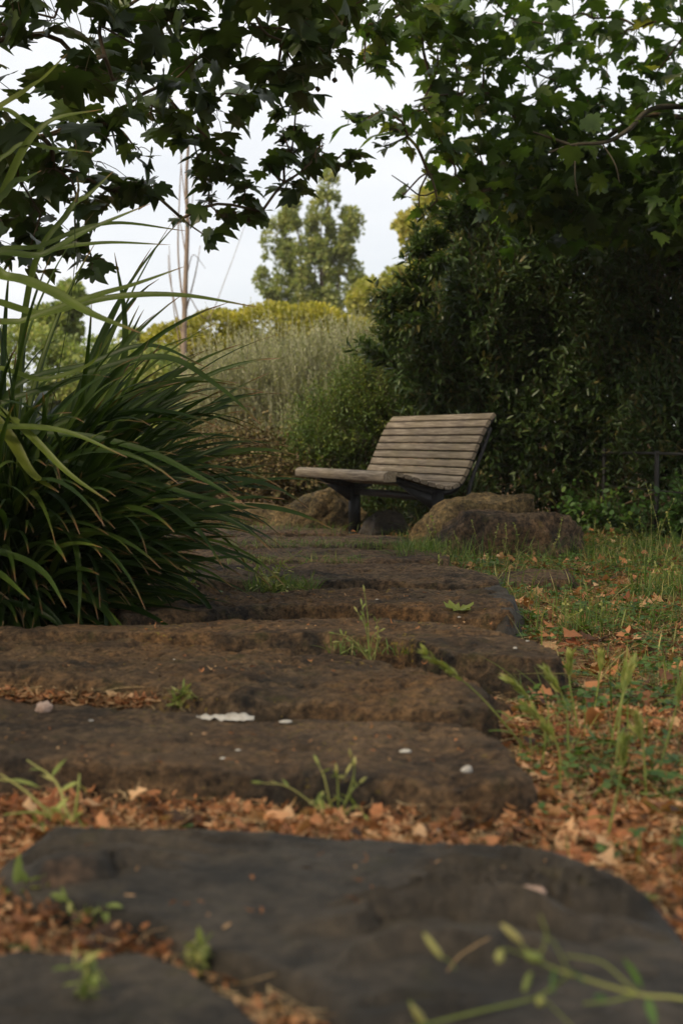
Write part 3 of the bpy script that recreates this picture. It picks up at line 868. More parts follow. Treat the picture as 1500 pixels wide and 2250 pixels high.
# ------------------------------------------------------------------ plane tree on the right
rt = empty('plane_tree', (4.6, 11.2, 0), 'broad green plane tree leaning in over the dark shrub behind the bench', 'tree')
RC = [(890, 20, 45, 8.6), (840, 50, 40, 8.4), (830, 100, 32, 8.4), (850, 130, 22, 8.4), (800, 60, 34, 8.3), (800, 130, 16, 8.3), (930, 60, 30, 9), (950, 20, 40, 9),
      (960, 110, 30, 9.2), (990, 60, 50, 9.4), (1000, 150, 45, 9.4), (950, 185, 32, 9.2), (1050, 100, 70, 9.6), (930, 240, 28, 9), (880, 255, 22, 9), (840, 245, 16, 8.8), (820, 255, 12, 8.8),
      (860, 285, 20, 8.9), (895, 300, 22, 9), (845, 320, 12, 8.9), (800, 268, 18, 8.6), (770, 262, 14, 8.5), (950, 290, 34, 9.2), (1000, 240, 55, 9.5), (1060, 200, 60, 9.8), (980, 340, 36, 9.3), (940, 380, 18, 9.2), (1000, 390, 34, 9.4),
      (1050, 330, 60, 9.6), (1060, 420, 44, 9.6), (960, 440, 16, 9.1), (920, 455, 9, 9.1), (940, 462, 12, 9.1), (885, 430, 6, 9.1), (1120, 40, 60, 10), (1150, 140, 70, 10), (1130, 260, 70, 10), (1120, 360, 70, 10), (1140, 440, 60, 10),
      (1220, 60, 45, 10.2), (1230, 180, 40, 10.2), (1200, 300, 70, 10.2), (1220, 400, 80, 10.2), (1300, 40, 50, 10.3), (1330, 130, 50, 10.3), (1300, 240, 50, 10.3), (1290, 330, 70, 10.3), (1320, 430, 80, 10.3),
      (1400, 60, 60, 10.3), (1440, 160, 70, 10.2), (1390, 260, 70, 10.2), (1420, 360, 90, 10.2), (1450, 460, 80, 10.2), (1500, 80, 70, 10), (1520, 260, 90, 10), (1540, 420, 100, 10), (1250, 470, 70, 10.4), (1160, 500, 50, 10.6),
      (1000, -60, 110, 9.6), (1250, -70, 130, 10), (1500, -60, 130, 10), (1620, 200, 120, 10), (1640, 450, 120, 10)]
mb = MB(); tw = MB(); cp = []
for (cx, cy, r, Yd) in RC:
    c = P(cx, cy, Yd); cp.append(c)
    rm = r / F * Yd
    n = max(3, int(2.5 + 0.0125 * r * r * (0.5 if r > 44 and cy < 240 and cx > 1100 else 0.85 if cx < 1100 else 1)))
    n = int(n * (1.25 if cy > 280 and cx > 1080 else 0.8))
    p = c + rs.normal(size=(n, 3)) * rm * np.array((0.56, 1.3, 0.54))
    scatter_plane(mb, p, 0.135, light=np.clip(0.47 + 0.25 * (rs.uniform() - 0.5) + (0.12 if cx < 1050 else 0), 0, 1))
    for q in p[:min(n, 7)]:
        tube(tw, catmull([c + rs.normal(size=3) * rm * 0.2, (c + q) / 2 + (0, 0, 0.02), q], 4), 0.0025, 3, cap=False)
connect(tw, cp, P(1640, 250, 10.4), 0.022, 0.003)
hp = rs.uniform(size=(4200, 3)) * np.array((6.5, 9.0, 3.0)) + np.array((0.8, 4.0, 2.7))  # unseen upper crown, extra leaves added to darken what lies below
lim = CAMZ + (hp[:, 1]) * 0.335 + 0.25
keep = ((hp[:, 2] > lim) | (hp[:, 0] > 0.27 * hp[:, 1] + 0.3)) & (fbm(hp * 1.2, 2) > -0.15)
scatter_plane(mb, hp[keep], 0.15)
trunk = MB()
tube(trunk, catmull([(4.6, 11.2, -0.1), (4.55, 11.1, 1.2), (4.4, 11.0, 2.6), (4.3, 10.8, 4.2), (4.2, 10.6, 6.5)], 40), np.linspace(0.27, 0.1, 40), 14)
tube(trunk, catmull([(4.5, 11.0, 2.2), (4.0, 10.8, 2.8), (3.4, 10.6, 3.0), P(1640, 250, 10.4)], 24), np.linspace(0.10, 0.05, 24), 10)
tube(trunk, catmull([(4.35, 10.9, 3.6), (3.0, 9.0, 4.2), (2.0, 7.0, 4.2), (1.4, 5.2, 4.4)], 24), np.linspace(0.10, 0.03, 24), 10)
under(rt, trunk, 'trunk', M['bark'])
lb = MB()
tube(lb, catmull([P(1640, 250, 10.4), P(1450, 235, 9.9), P(1380, 285, 9.6), P(1330, 312, 9.5), P(1260, 318, 9.5), P(1205, 335, 9.5)], 40), np.linspace(0.022, 0.008, 40), 8)
tube(lb, catmull([P(1265, 318, 9.5), P(1262, 380, 9.4), P(1268, 430, 9.4)], 14), np.linspace(0.007, 0.003, 14), 6)
tube(lb, catmull([P(1250, 318, 9.5), P(1200, 300, 9.5), P(1170, 290, 9.5)], 10), np.linspace(0.012, 0.005, 10), 6)
tube(lb, catmull([P(1320, 312, 9.5), P(1350, 360, 9.4), P(1360, 400, 9.4)], 10), np.linspace(0.006, 0.003, 10), 6)
tube(lb, catmull([P(910, 222, 9.0), P(960, 210, 9.1), P(1010, 205, 9.3)], 10), np.linspace(0.005, 0.008, 10), 6)
tube(lb, catmull([P(860, 385, 9.1), P(890, 405, 9.1), P(930, 430, 9.2), P(990, 400, 9.4)], 14), np.linspace(0.003, 0.007, 14), 6)
under(rt, lb, 'limb', M['dark_twig'])
under(rt, tw, 'twigs', M['twig'])
under(rt, mb, 'crown', M['plane_leaf_light'], smooth=False)

# ------------------------------------------------------------------ shrubs made of leafy shoots
def shoots(lm, sm, base, dirs, length, nleaf, lsize, tv, tf, bend=0.3, stem_r=0.003, up=0.25, lw=1.0, spread=0.9, rnd0=0.5, rsd=0.22, jit=0.4, tiplight=0.15):
    N = len(base); m = 6
    t = np.linspace(0, 1, m)
    d0 = norm(dirs)
    side = norm(np.cross(d0, rs.normal(size=(N, 3))))
    pts = base[:, None] + (length[:, None] * t[None])[..., None] * d0[:, None] + (bend * length[:, None] * t[None] ** 2)[..., None] * (side * 0.6 + np.array((0, 0, up)))[:, None]
    if sm is not None:
        ribbons(sm, pts, np.full(N, stem_r * 2.2), rs.uniform(size=N), fold=0.5, tprof=lambda q: 1 - 0.6 * q)
    tt = np.linspace(0.12, 1, nleaf)
    k = tt * (m - 1); i = np.minimum(k.astype(int), m - 2); f = (k - i)[None, :, None]
    lp = pts[:, i] * (1 - f) + pts[:, i + 1] * f
    td = norm(pts[:, i + 1] - pts[:, i])
    az = (np.arange(nleaf) * 2.4)[None] + rs.uniform(0, 6.28, (N, 1)) + rs.normal(size=(N, nleaf)) * 0.3
    a = norm(np.cross(td, np.array((0.3, 0.2, 0.9))) + 1e-6); b_ = np.cross(td, a)
    rad = np.cos(az)[..., None] * a + np.sin(az)[..., None] * b_
    ld = norm(td * (1.0 - 0.5 * spread) + rad * spread + rs.normal(size=rad.shape) * 0.25)
    ld = ld.reshape(-1, 3); lp = lp.reshape(-1, 3)
    Mx = frames(ld, jit)
    sz = lsize * rs.uniform(0.6, 1.15, len(lp)) * np.tile(1 - 0.35 * tt ** 3, N)
    Mx = Mx * sz[:, None, None]
    Mx[:, :, 0] *= lw
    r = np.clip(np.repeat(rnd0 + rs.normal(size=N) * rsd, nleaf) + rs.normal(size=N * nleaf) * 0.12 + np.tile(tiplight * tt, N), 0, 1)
    lm.inst(tv, tf, lp, Mx, r)
def ell_points(E, n, shell=(0.55, 1.0), front=0.0):
    """n points in the outer part of a union of ellipsoids E = [(c, r)], denser to the camera side; returns pts, outward"""
    vol = np.array([r[0] * r[2] + r[1] * r[2] for c, r in E]); vol = vol / vol.sum()
    w = rs.choice(len(E), n, p=vol)
    d = norm(rs.normal(size=(n, 3)))
    flip = (d[:, 1] > 0) & (rs.uniform(size=n) < front)
    d[flip, 1] *= -1
    cs = np.array([c for c, r in E])[w]; rr = np.array([r for c, r in E])[w]
    u = rs.uniform(shell[0] ** 2, shell[1] ** 2, n) ** 0.5
    p = cs + d * rr * u[:, None]
    ok = p[:, 2] > 0.02
    return p[ok], norm(d / rr)[ok]
def shrub(name, label, cat, E, n, length, nleaf, lsize, tv, tf, lmat, smat, front=0.6, shell=(0.55, 1.0), group=None, stems=5, upb=0.5, part='foliage', extra=None, **kw):
    base = np.mean([c for c, r in E], axis=0); base = np.array((base[0], base[1], 0.0))
    g = float(ground_z(base[0], base[1])[0]); base[2] = g
    root = empty(name, base, label, cat, group)
    lm, sm = MB(), MB()
    p, o_ = ell_points(E, n, shell, front)
    d = norm(o_ + np.array((0, 0, upb)) + rs.normal(size=p.shape) * 0.35)
    L = rs.uniform(length[0], length[1], len(p))
    shoots(lm, sm, p - d * L[:, None] * 0.5, d, L, nleaf, lsize, tv, tf, **kw)
    if extra: extra(lm, sm)
    st = MB()
    for c, r in E:
        for q in range(stems):
            a = base + np.array((rs.uniform(-.15, .15), rs.uniform(-.1, .1), -0.05))
            b_ = np.array(c) + rs.uniform(-0.6, 0.6, 3) * np.array(r)
            tube(st, catmull([a, (a + b_) / 2 + rs.normal(size=3) * 0.1, b_], 8), np.linspace(0.02, 0.006, 8), 5)
    under(root, st, 'stems', smat)
    under(root, sm, 'twigs', smat)
    under(root, lm, part, lmat, smooth=False)
    return root
def EL(px, py, Y, rx, rz, ry):
    return (P(px, py, Y), np.array((rx / F * Y, ry, rz / F * Y)))

# big dark narrow-leaved shrub behind the bench, three plants
def left_sprays(lm, sm):
    tips = [((955, 640), (832, 672), 11.2), ((960, 610), (880, 590), 11.3), ((950, 560), (905, 540), 11.4), ((985, 530), (930, 505), 11.4), ((960, 700), (850, 735), 11.1), ((1000, 520), (970, 440), 11.6),
            ((1020, 520), (1010, 430), 11.7), ((930, 680), (900, 620), 11.3), ((900, 760), (820, 700), 11.3), ((890, 760), (835, 640), 11.4), ((930, 600), (925, 470), 11.5), ((1060, 500), (1050, 425), 11.8),
            ((870, 800), (780, 745), 11.3), ((900, 720), (870, 650), 11.2), ((980, 570), (940, 590), 11.2), ((1010, 470), (1040, 400), 11.7), ((950, 660), (820, 655), 11.25)]
    for a, b_, Y_ in tips:
        A, B_ = P(*a, Y_), P(*b_, Y_ - 0.1)
        L = np.linalg.norm(B_ - A)
        for q in range(8):
            d = norm(B_ - A + rs.normal(size=3) * 0.16 * L)
            shoots(lm, sm, A[None] + rs.normal(size=(1, 3)) * 0.04, d[None], np.array([L * rs.uniform(0.75, 1.05)]), 24, 0.11, LANCE_V, LANCE_F, bend=0.12, stem_r=0.003, spread=0.75, rnd0=0.45)
kwL = dict(bend=0.35, stem_r=0.003, spread=0.75, rnd0=0.42, rsd=0.2, jit=0.6)
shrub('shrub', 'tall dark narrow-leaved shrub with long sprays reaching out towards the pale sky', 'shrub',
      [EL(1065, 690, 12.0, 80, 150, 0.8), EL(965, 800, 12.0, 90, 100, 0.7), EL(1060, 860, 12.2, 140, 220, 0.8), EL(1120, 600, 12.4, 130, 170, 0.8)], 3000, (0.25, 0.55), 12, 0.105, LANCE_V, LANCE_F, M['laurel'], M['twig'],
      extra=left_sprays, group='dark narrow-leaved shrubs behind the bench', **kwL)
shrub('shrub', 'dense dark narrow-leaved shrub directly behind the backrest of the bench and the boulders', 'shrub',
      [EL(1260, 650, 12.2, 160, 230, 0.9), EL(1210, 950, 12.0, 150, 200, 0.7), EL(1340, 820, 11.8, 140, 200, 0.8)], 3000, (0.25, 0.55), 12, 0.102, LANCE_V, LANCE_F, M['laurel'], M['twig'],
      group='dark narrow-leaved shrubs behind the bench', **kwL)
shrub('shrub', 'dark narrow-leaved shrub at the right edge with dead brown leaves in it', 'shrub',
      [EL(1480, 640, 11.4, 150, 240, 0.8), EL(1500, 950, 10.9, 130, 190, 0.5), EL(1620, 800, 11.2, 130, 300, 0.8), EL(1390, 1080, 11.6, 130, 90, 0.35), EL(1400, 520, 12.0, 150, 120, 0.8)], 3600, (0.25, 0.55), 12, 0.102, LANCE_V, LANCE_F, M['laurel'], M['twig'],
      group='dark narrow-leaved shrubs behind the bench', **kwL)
# mid-green feathery shrub left of the bench back
shrub('shrub', 'mid-green feathery shrub between the pale dry bush and the bench', 'shrub',
      [EL(760, 950, 12.9, 120, 110, 0.5), EL(850, 860, 12.8, 110, 110, 0.5), EL(700, 1010, 12.6, 70, 80, 0.3)], 2300, (0.2, 0.45), 14, 0.05, LANCE_V, LANCE_F, M['fennel'], M['twig'], bend=0.3, spread=0.8, rnd0=0.4, stem_r=0.002, upb=0.8)
# pale grey broom
def spikes(lm, sm):
    n = 520
    px = rs.uniform(420, 900, n)
    base = np.array([P(x, rs.uniform(800, 940) + abs(x - 680) * 0.12, rs.uniform(14.6, 16)) for x in px])
    d = norm(np.c_[rs.normal(size=n) * 0.34, rs.normal(size=n) * 0.25, np.ones(n)])
    shoots(lm, sm, base, d, rs.uniform(0.25, 0.85, n), 16, 0.042, LANCE_V, LANCE_F, bend=0.1, stem_r=0.004, spread=0.5, rnd0=0.75, up=0)
shrub('shrub', 'pale grey-green wiry bush with upright dry stems', 'shrub',
      [EL(620, 870, 15.3, 150, 130, 0.7), EL(770, 830, 15.6, 120, 100, 0.7), EL(500, 900, 15.2, 110, 110, 0.6), EL(640, 980, 15.0, 170, 100, 0.6)], 3000, (0.3, 0.6), 16, 0.052, LANCE_V, LANCE_F, M['broom'], M['broom_stem'],
      extra=spikes, bend=0.12, spread=0.55, rnd0=0.45, stem_r=0.004, upb=1.6)
# brown dry undergrowth
shrub('dry_bush', 'brown half-dead undergrowth beside the path left of the bench', 'bush',
      [EL(560, 1020, 12.9, 110, 80, 0.4), EL(640, 1060, 12.5, 90, 55, 0.3), EL(450, 1030, 13.3, 90, 90, 0.4)], 1300, (0.15, 0.4), 10, 0.05, OVAL_V, OVAL_F, M['dry'], M['twig'], bend=0.5, spread=0.9, rnd0=0.5, rsd=0.3, stem_r=0.003)
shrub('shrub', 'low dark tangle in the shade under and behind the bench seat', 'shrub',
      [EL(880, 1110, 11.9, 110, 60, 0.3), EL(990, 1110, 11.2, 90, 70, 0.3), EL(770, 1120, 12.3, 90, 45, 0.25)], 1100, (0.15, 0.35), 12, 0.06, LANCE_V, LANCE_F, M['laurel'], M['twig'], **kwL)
# low green plants along the foot of the dark shrub
shrub('low_plant', 'low broad-leaved green plants at the foot of the dark shrub by the fence', 'plant',
      [EL(1440, 1160, 10.2, 90, 45, 0.3), EL(1300, 1130, 10.9, 60, 45, 0.25), EL(1520, 1120, 10.0, 60, 70, 0.3)], 260, (0.15, 0.35), 8, 0.07, OVAL_V, OVAL_F, M['clover'], M['twig'], bend=0.3, spread=0.9, rnd0=0.35)

# ------------------------------------------------------------------ far planting
def leaf_cloud(E, n, size, mb, rnd0=0.5, amp=0.3, freq=1.0, shell=(0.5, 1.0), front=0.7, cut=-0.15, tv=OVAL_V, tf=OVAL_F, light=0.25):
    p, o_ = ell_points(E, n, shell, front)
    q = fbm(p * freq, 3)
    keep = q > cut
    p, o_, q = p[keep], o_[keep], q[keep]
    d = norm(o_ + rs.normal(size=p.shape) * 0.9)
    Mx = frames(d, 0.9) * (size * rs.uniform(0.6, 1.3, len(p)))[:, None, None]
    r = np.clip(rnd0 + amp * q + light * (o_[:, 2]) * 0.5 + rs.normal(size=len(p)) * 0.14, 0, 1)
    mb.inst(tv, tf, p, Mx, r)
def bush(name, label, cat, E, n, size, lmat, smat, **kw):
    base = np.mean([c for c, r in E], axis=0); base = np.array((base[0], base[1], float(ground_z(base[0], base[1])[0])))
    root = empty(name, base, label, cat, kw.pop('group', None))
    mb = MB(); leaf_cloud(E, n, size, mb, **kw)
    st = MB()
    for c, r in E:
        tube(st, catmull([base + (0, 0, -0.1), (base + c) / 2 + rs.normal(size=3) * 0.2, c], 8), np.linspace(0.06, 0.02, 8) * (1 + r[2] * 0.3), 6)
    under(root, st, 'stems', smat)
    under(root, mb, 'foliage', lmat, smooth=False)
    return root
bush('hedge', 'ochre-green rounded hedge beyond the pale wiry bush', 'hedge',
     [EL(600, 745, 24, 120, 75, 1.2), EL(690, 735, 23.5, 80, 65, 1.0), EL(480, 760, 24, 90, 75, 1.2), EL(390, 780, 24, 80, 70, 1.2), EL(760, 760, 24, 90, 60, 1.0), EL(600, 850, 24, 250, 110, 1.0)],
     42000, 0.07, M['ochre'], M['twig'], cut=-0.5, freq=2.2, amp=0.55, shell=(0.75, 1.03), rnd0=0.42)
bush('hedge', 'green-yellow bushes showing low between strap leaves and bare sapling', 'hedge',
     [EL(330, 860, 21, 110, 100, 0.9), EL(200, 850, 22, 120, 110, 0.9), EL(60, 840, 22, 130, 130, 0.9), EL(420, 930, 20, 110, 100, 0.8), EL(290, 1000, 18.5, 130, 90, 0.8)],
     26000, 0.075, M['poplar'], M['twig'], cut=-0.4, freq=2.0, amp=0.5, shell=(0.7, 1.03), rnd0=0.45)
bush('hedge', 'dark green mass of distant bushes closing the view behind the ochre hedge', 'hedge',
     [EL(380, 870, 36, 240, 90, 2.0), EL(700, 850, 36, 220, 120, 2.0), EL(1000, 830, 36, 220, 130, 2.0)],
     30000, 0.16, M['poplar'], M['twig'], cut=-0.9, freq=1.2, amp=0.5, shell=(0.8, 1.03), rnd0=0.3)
def tree(label, base_px, Y, E, n, size, lmat, group=None, bark='pale_bark', name='tree', tr=0.12, top=None, **kw):
    x = P(base_px, 967, Y)[0]
    b0 = np.array((x, Y, float(ground_z(x, Y)[0])))
    root = empty(name, b0, label, 'tree', group)
    mb = MB(); leaf_cloud(E, n, size, mb, **kw)
    t = MB()
    tp = np.array(top) if top is not None else max([c + (0, 0, r[2] * 0.6) for c, r in E], key=lambda q: q[2])
    tube(t, catmull([b0 + (0, 0, -0.3), b0 * 0.6 + tp * 0.4 + (0.05, 0, 0), tp], 20), np.linspace(tr, tr * 0.2, 20), 8)
    for c, r in E:
        z0 = b0 + (tp - b0) * rs.uniform(0.2, 0.7)
        tube(t, catmull([z0, (z0 + c) / 2 + (0, 0, -0.1), c + (0, 0, r[2] * 0.5)], 8), np.linspace(tr * 0.45, tr * 0.1, 8), 5)
    under(root, t, 'trunk', M[bark])
    under(root, mb, 'crown', lmat, smooth=False)
    return root
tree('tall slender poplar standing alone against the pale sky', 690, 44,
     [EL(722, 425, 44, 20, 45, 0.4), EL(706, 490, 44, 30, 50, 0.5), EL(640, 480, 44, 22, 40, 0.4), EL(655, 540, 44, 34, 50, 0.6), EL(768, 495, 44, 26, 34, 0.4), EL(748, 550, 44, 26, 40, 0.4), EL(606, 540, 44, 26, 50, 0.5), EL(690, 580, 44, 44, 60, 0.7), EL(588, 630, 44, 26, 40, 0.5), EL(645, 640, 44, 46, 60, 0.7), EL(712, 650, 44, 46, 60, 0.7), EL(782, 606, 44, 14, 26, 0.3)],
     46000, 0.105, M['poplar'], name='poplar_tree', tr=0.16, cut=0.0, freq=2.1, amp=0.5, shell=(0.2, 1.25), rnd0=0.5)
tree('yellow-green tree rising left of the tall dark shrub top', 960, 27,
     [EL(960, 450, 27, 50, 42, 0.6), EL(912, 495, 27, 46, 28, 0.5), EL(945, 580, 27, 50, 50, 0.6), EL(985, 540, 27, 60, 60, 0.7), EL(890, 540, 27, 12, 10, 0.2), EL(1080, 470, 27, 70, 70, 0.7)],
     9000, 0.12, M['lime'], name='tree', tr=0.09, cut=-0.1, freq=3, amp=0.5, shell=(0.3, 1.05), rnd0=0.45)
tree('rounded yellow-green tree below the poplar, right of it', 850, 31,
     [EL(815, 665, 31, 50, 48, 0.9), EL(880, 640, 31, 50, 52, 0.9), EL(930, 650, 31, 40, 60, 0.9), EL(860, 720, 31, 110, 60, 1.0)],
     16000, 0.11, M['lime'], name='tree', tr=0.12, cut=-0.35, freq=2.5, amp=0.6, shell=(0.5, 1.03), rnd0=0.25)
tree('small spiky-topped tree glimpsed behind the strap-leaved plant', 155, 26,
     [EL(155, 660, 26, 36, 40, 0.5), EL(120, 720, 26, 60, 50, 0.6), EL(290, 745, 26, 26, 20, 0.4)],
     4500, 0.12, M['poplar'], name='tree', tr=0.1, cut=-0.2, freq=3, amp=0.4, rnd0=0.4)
# bare sapling
sp = P(408, 967, 19.5); sp[2] = float(ground_z(sp[0], 19.5)[0])
bt = empty('bare_tree', sp, 'bare pale sapling with thin upright branches', 'tree')
t = MB()
tube(t, catmull([sp + (0, 0, -0.1), P(404, 820, 19.5), P(407, 650, 19.5), P(412, 500, 19.5), P(410, 400, 19.5), P(414, 320, 19.5)], 50), np.linspace(0.046, 0.018, 50), 8)
under(bt, t, 'trunk', M['pale_bark'])
t = MB()
for pl, r in (([(406, 700), (392, 560), (395, 430), (400, 330)], 0.016), ([(410, 680), (430, 600), (440, 540)], 0.013), ([(405, 760), (375, 620), (370, 560)], 0.013), ([(408, 560), (396, 490), (380, 470)], 0.01),
              ([(404, 800), (385, 700), (375, 600), (372, 540)], 0.01), ([(412, 600), (425, 560), (452, 590)], 0.008), ([(411, 470), (400, 380), (396, 320)], 0.010), ([(410, 640), (455, 700), (500, 600), (540, 490)], 0.008), ([(414, 520), (424, 430), (426, 360)], 0.008)):
    tube(t, catmull([P(x, y, 19.5 + 0.1 * k) for k, (x, y) in enumerate(pl)], 16), np.linspace(r, r * 0.35, 16), 5)
under(bt, t, 'branches', M['pale_bark'])
# pale pole far behind
t = MB(); pb = P(1030, 967, 33)
tube(t, [(pb[0], 33, -0.2), (pb[0], 33, 3.0), (pb[0], 33, 6.3)], 0.05, 10)
tube(t, [(pb[0], 33, 6.3), (pb[0] - 0.1, 33, 6.38), (pb[0] - 0.5, 33, 6.4)], 0.03, 8)
tag(solo(t, 'pole', M['pole'], (pb[0], 33, 0)), 'pale upright metal pole glimpsed behind the yellow-green tree', 'pole')

# ------------------------------------------------------------------ low fence
fl = [G(1560, 1215)[:2], G(1440, 1190)[:2], G(1325, 1165)[:2], G(1235, 1150)[:2], np.array((1.15, 13.3)), np.array((0.1, 13.9)), np.array((-1.25, 14.3)), np.array((-2.6, 14.6))]
fc = empty('low_fence', (fl[1][0], fl[1][1], 0), 'low black metal post and wire fence running behind the boulders and the bench', 'fence')
for q in fl:
    m_ = MB(); g = float(ground_z(*q)[0])
    tube(m_, [(q[0], q[1], g - 0.05), (q[0], q[1], g + 0.3), (q[0], q[1], g + 0.64)], 0.017, 8)
    under(fc, m_, 'post', M['metal'])
for zz, rr_ in ((0.62, 0.010), (0.36, 0.005)):
    m_ = MB(); tube(m_, catmull([(q[0], q[1], zz + 0.01 * math.sin(k * 3)) for k, q in enumerate(fl)], 60), rr_, 6)
    under(fc, m_, 'rail', M['metal'])

# ------------------------------------------------------------------ strap-leaved plant
PB = np.array((-1.30, 5.35, 0.0))
sp_ = empty('strap_leaved_plant', PB, 'large clump of long arching strap leaves with browned tips beside the path', 'plant')
def blades(mb, n, az, el0, L, w, curv, base_r, rnd, origin=PB, m=18, seedz=0.03, wind=(0, 0)):
    t = np.linspace(0, 1, m)
    a = az
    L = L * (1 - 0.30 * np.clip(np.cos(a) * 1.2, 0, 1) ** 0.7 * np.clip(1.9 - el0, 0.3, 1)) * (1 - 0.12 * np.clip(-np.sin(a), 0, 1))
    bx = origin[0] + base_r * np.cos(a + rs.normal(size=n) * 0.6) * rs.uniform(0, 1, n); by = origin[1] + base_r * np.sin(a + rs.normal(size=n) * 0.6) * rs.uniform(0, 1, n)
    el = el0[:, None] - curv[:, None] * t[None] ** 1.35
    ds = (L / (m - 1))[:, None]
    az_ = a[:, None] + (rs.normal(size=n) * 0.35)[:, None] * t[None]
    dx = np.cos(el) * np.cos(az_) * ds; dy = np.cos(el) * np.sin(az_) * ds; dz = np.sin(el) * ds
    p = np.stack([np.cumsum(dx, 1), np.cumsum(dy, 1), np.cumsum(dz, 1)], -1)
    p = p + np.stack([bx, by, np.full(n, seedz)], 1)[:, None]
    p[..., 2] = np.maximum(p[..., 2], 0.015)
    hint = norm(np.c_[rs.normal(size=n) * 0.5 + 0.15, rs.normal(size=n) * 0.45 - 0.55, np.ones(n) * 0.8])
    ribbons(mb, p, w, rnd, 0.28, hint)
lf = MB()
n = 400
blades(lf, n, rs.uniform(0, 2 * math.pi, n), R(1) * rs.uniform(44, 86, n), rs.uniform(0.85, 1.7, n), rs.uniform(0.019, 0.034, n), R(1) * rs.uniform(40, 120, n), 0.30, np.clip(rs.beta(2, 3.4, n), 0, 1))
n = 330                                            # towards the path: right and towards the camera
blades(lf, n, R(1) * rs.uniform(-80, 45, n), R(1) * rs.uniform(18, 70, n), rs.uniform(0.7, 1.15, n), rs.uniform(0.019, 0.034, n), R(1) * rs.uniform(30, 90, n), 0.28, np.clip(rs.beta(1.8, 4.5, n), 0, 1))
n = 190
blades(lf, n, R(1) * rs.uniform(-70, 25, n), R(1) * rs.uniform(0, 32, n), rs.uniform(0.45, 0.8, n), rs.uniform(0.017, 0.028, n), R(1) * rs.uniform(20, 60, n), 0.3, np.clip(rs.beta(1.5, 5, n), 0, 1))
n = 230
blades(lf, n, R(1) * rs.uniform(-100, 100, n), R(1) * rs.uniform(52, 82, n), rs.uniform(1.0, 1.7, n), rs.uniform(0.018, 0.030, n), R(1) * rs.uniform(40, 95, n), 0.34, np.clip(rs.beta(1.5, 4.5, n), 0, 1))
n = 70
blades(lf, n, R(1) * rs.uniform(100, 280, n), R(1) * rs.uniform(64, 86, n), rs.uniform(1.35, 1.95, n), rs.uniform(0.019, 0.032, n), R(1) * rs.uniform(15, 70, n), 0.36, np.clip(rs.beta(1.8, 3.5, n), 0, 1), origin=PB + np.array((-0.05, 0.1, 0)))
n = 22
blades(lf, n, R(1) * rs.uniform(-100, 100, n), R(1) * rs.uniform(66, 88, n), rs.uniform(1.3, 1.9, n), rs.uniform(0.018, 0.028, n), R(1) * rs.uniform(15, 80, n), 0.22, np.clip(rs.beta(2.5, 2.5, n), 0, 1))
H = [([(-130, 800), (-50, 880), (20, 960), (70, 1040), (130, 1082)], 4.5, 34, .95), ([(-70, 890), (10, 910), (70, 960), (150, 1040), (240, 1102)], 4.4, 22, .85), ([(-120, 960), (0, 940), (140, 948), (280, 1005)], 4.4, 20, .8),
     ([(-70, 640), (20, 612), (110, 640), (200, 690), (310, 732)], 4.3, 32, .8), ([(-100, 780), (60, 705), (200, 655), (300, 625), (408, 585)], 4.7, 22, .8), ([(-60, 640), (100, 560), (200, 505), (330, 448)], 5.0, 17, .6),
     ([(-80, 720), (100, 690), (250, 655), (400, 650), (565, 675)], 4.8, 17, .8), ([(-60, 640), (100, 540), (240, 492), (412, 508)], 5.2, 13, .7), ([(-60, 640), (90, 560), (220, 535), (375, 538)], 5.1, 12, .7),
     ([(-160, 420), (-40, 270), (60, 200), (100, 170), (148, 118)], 4.8, 24, .9), ([(-40, 620), (20, 400), (100, 275), (225, 240)], 5.2, 24, .8), ([(60, 660), (150, 470), (195, 430), (250, 376)], 5.4, 14, .7),
     ([(150, 1000), (262, 830), (275, 700), (252, 555)], 5.3, 14, .5), ([(-60, 960), (150, 840), (350, 785), (480, 850), (575, 935)], 4.9, 15, .5), ([(-60, 1000), (120, 955), (300, 985), (440, 1050), (540, 1110)], 4.7, 15, .45),
     ([(60, 1120), (150, 1170), (175, 1260), (172, 1390)], 4.6, 12, .5), ([(-60, 1215), (30, 1222), (100, 1262), (146, 1335)], 4.3, 15, .5), ([(-60, 1240), (0, 1262), (66, 1318)], 4.3, 16, .6),
     ([(100, 1040), (280, 1050), (430, 1090), (575, 1118)], 4.8, 14, .4), ([(120, 1050), (320, 1090), (430, 1160), (492, 1250)], 4.8, 13, .35), ([(60, 1000), (220, 900), (400, 835), (525, 842)], 5.0, 12, .6), ([(0, 900), (200, 800), (330, 760), (455, 808)], 5.1, 14, .4),
     ([(-60, 850), (100, 835), (200, 800), (225, 752)], 4.9, 12, .8), ([(-30, 500), (30, 330), (120, 328), (205, 335)], 5.2, 12, .7), ([(-80, 320), (0, 243), (60, 275), (90, 300)], 4.9, 12, .8), ([(-60, 600), (20, 420), (60, 395), (92, 375)], 5.0, 24, .6),
     ([(40, 1180), (200, 1150), (330, 1185), (420, 1235)], 4.9, 13, .4), ([(40, 1230), (180, 1240), (300, 1215), (360, 1218)], 5.0, 13, .35)]
for pts, Yd, wpx, rv in H:
    pp = [PB + np.array((rs.uniform(-.1, .15), rs.uniform(-.2, .1), 0.05))]
    for k, (x, y) in enumerate(pts): pp.append(P(x, y, PB[1] + (Yd - PB[1]) * (0.5 + 0.5 * (k + 1) / len(pts))))
    c = catmull(pp, 30)
    ribbons(lf, c[None], np.array([wpx / F * Yd * (1.1 if wpx < 19 else 0.82)]), np.array([rv]), 0.22, norm(np.array([[rs.uniform(-.2, .2), -1.0, 0.75]])), )
under(sp_, lf, 'leaves', M['blade'])
dd_ = MB(); n = 70
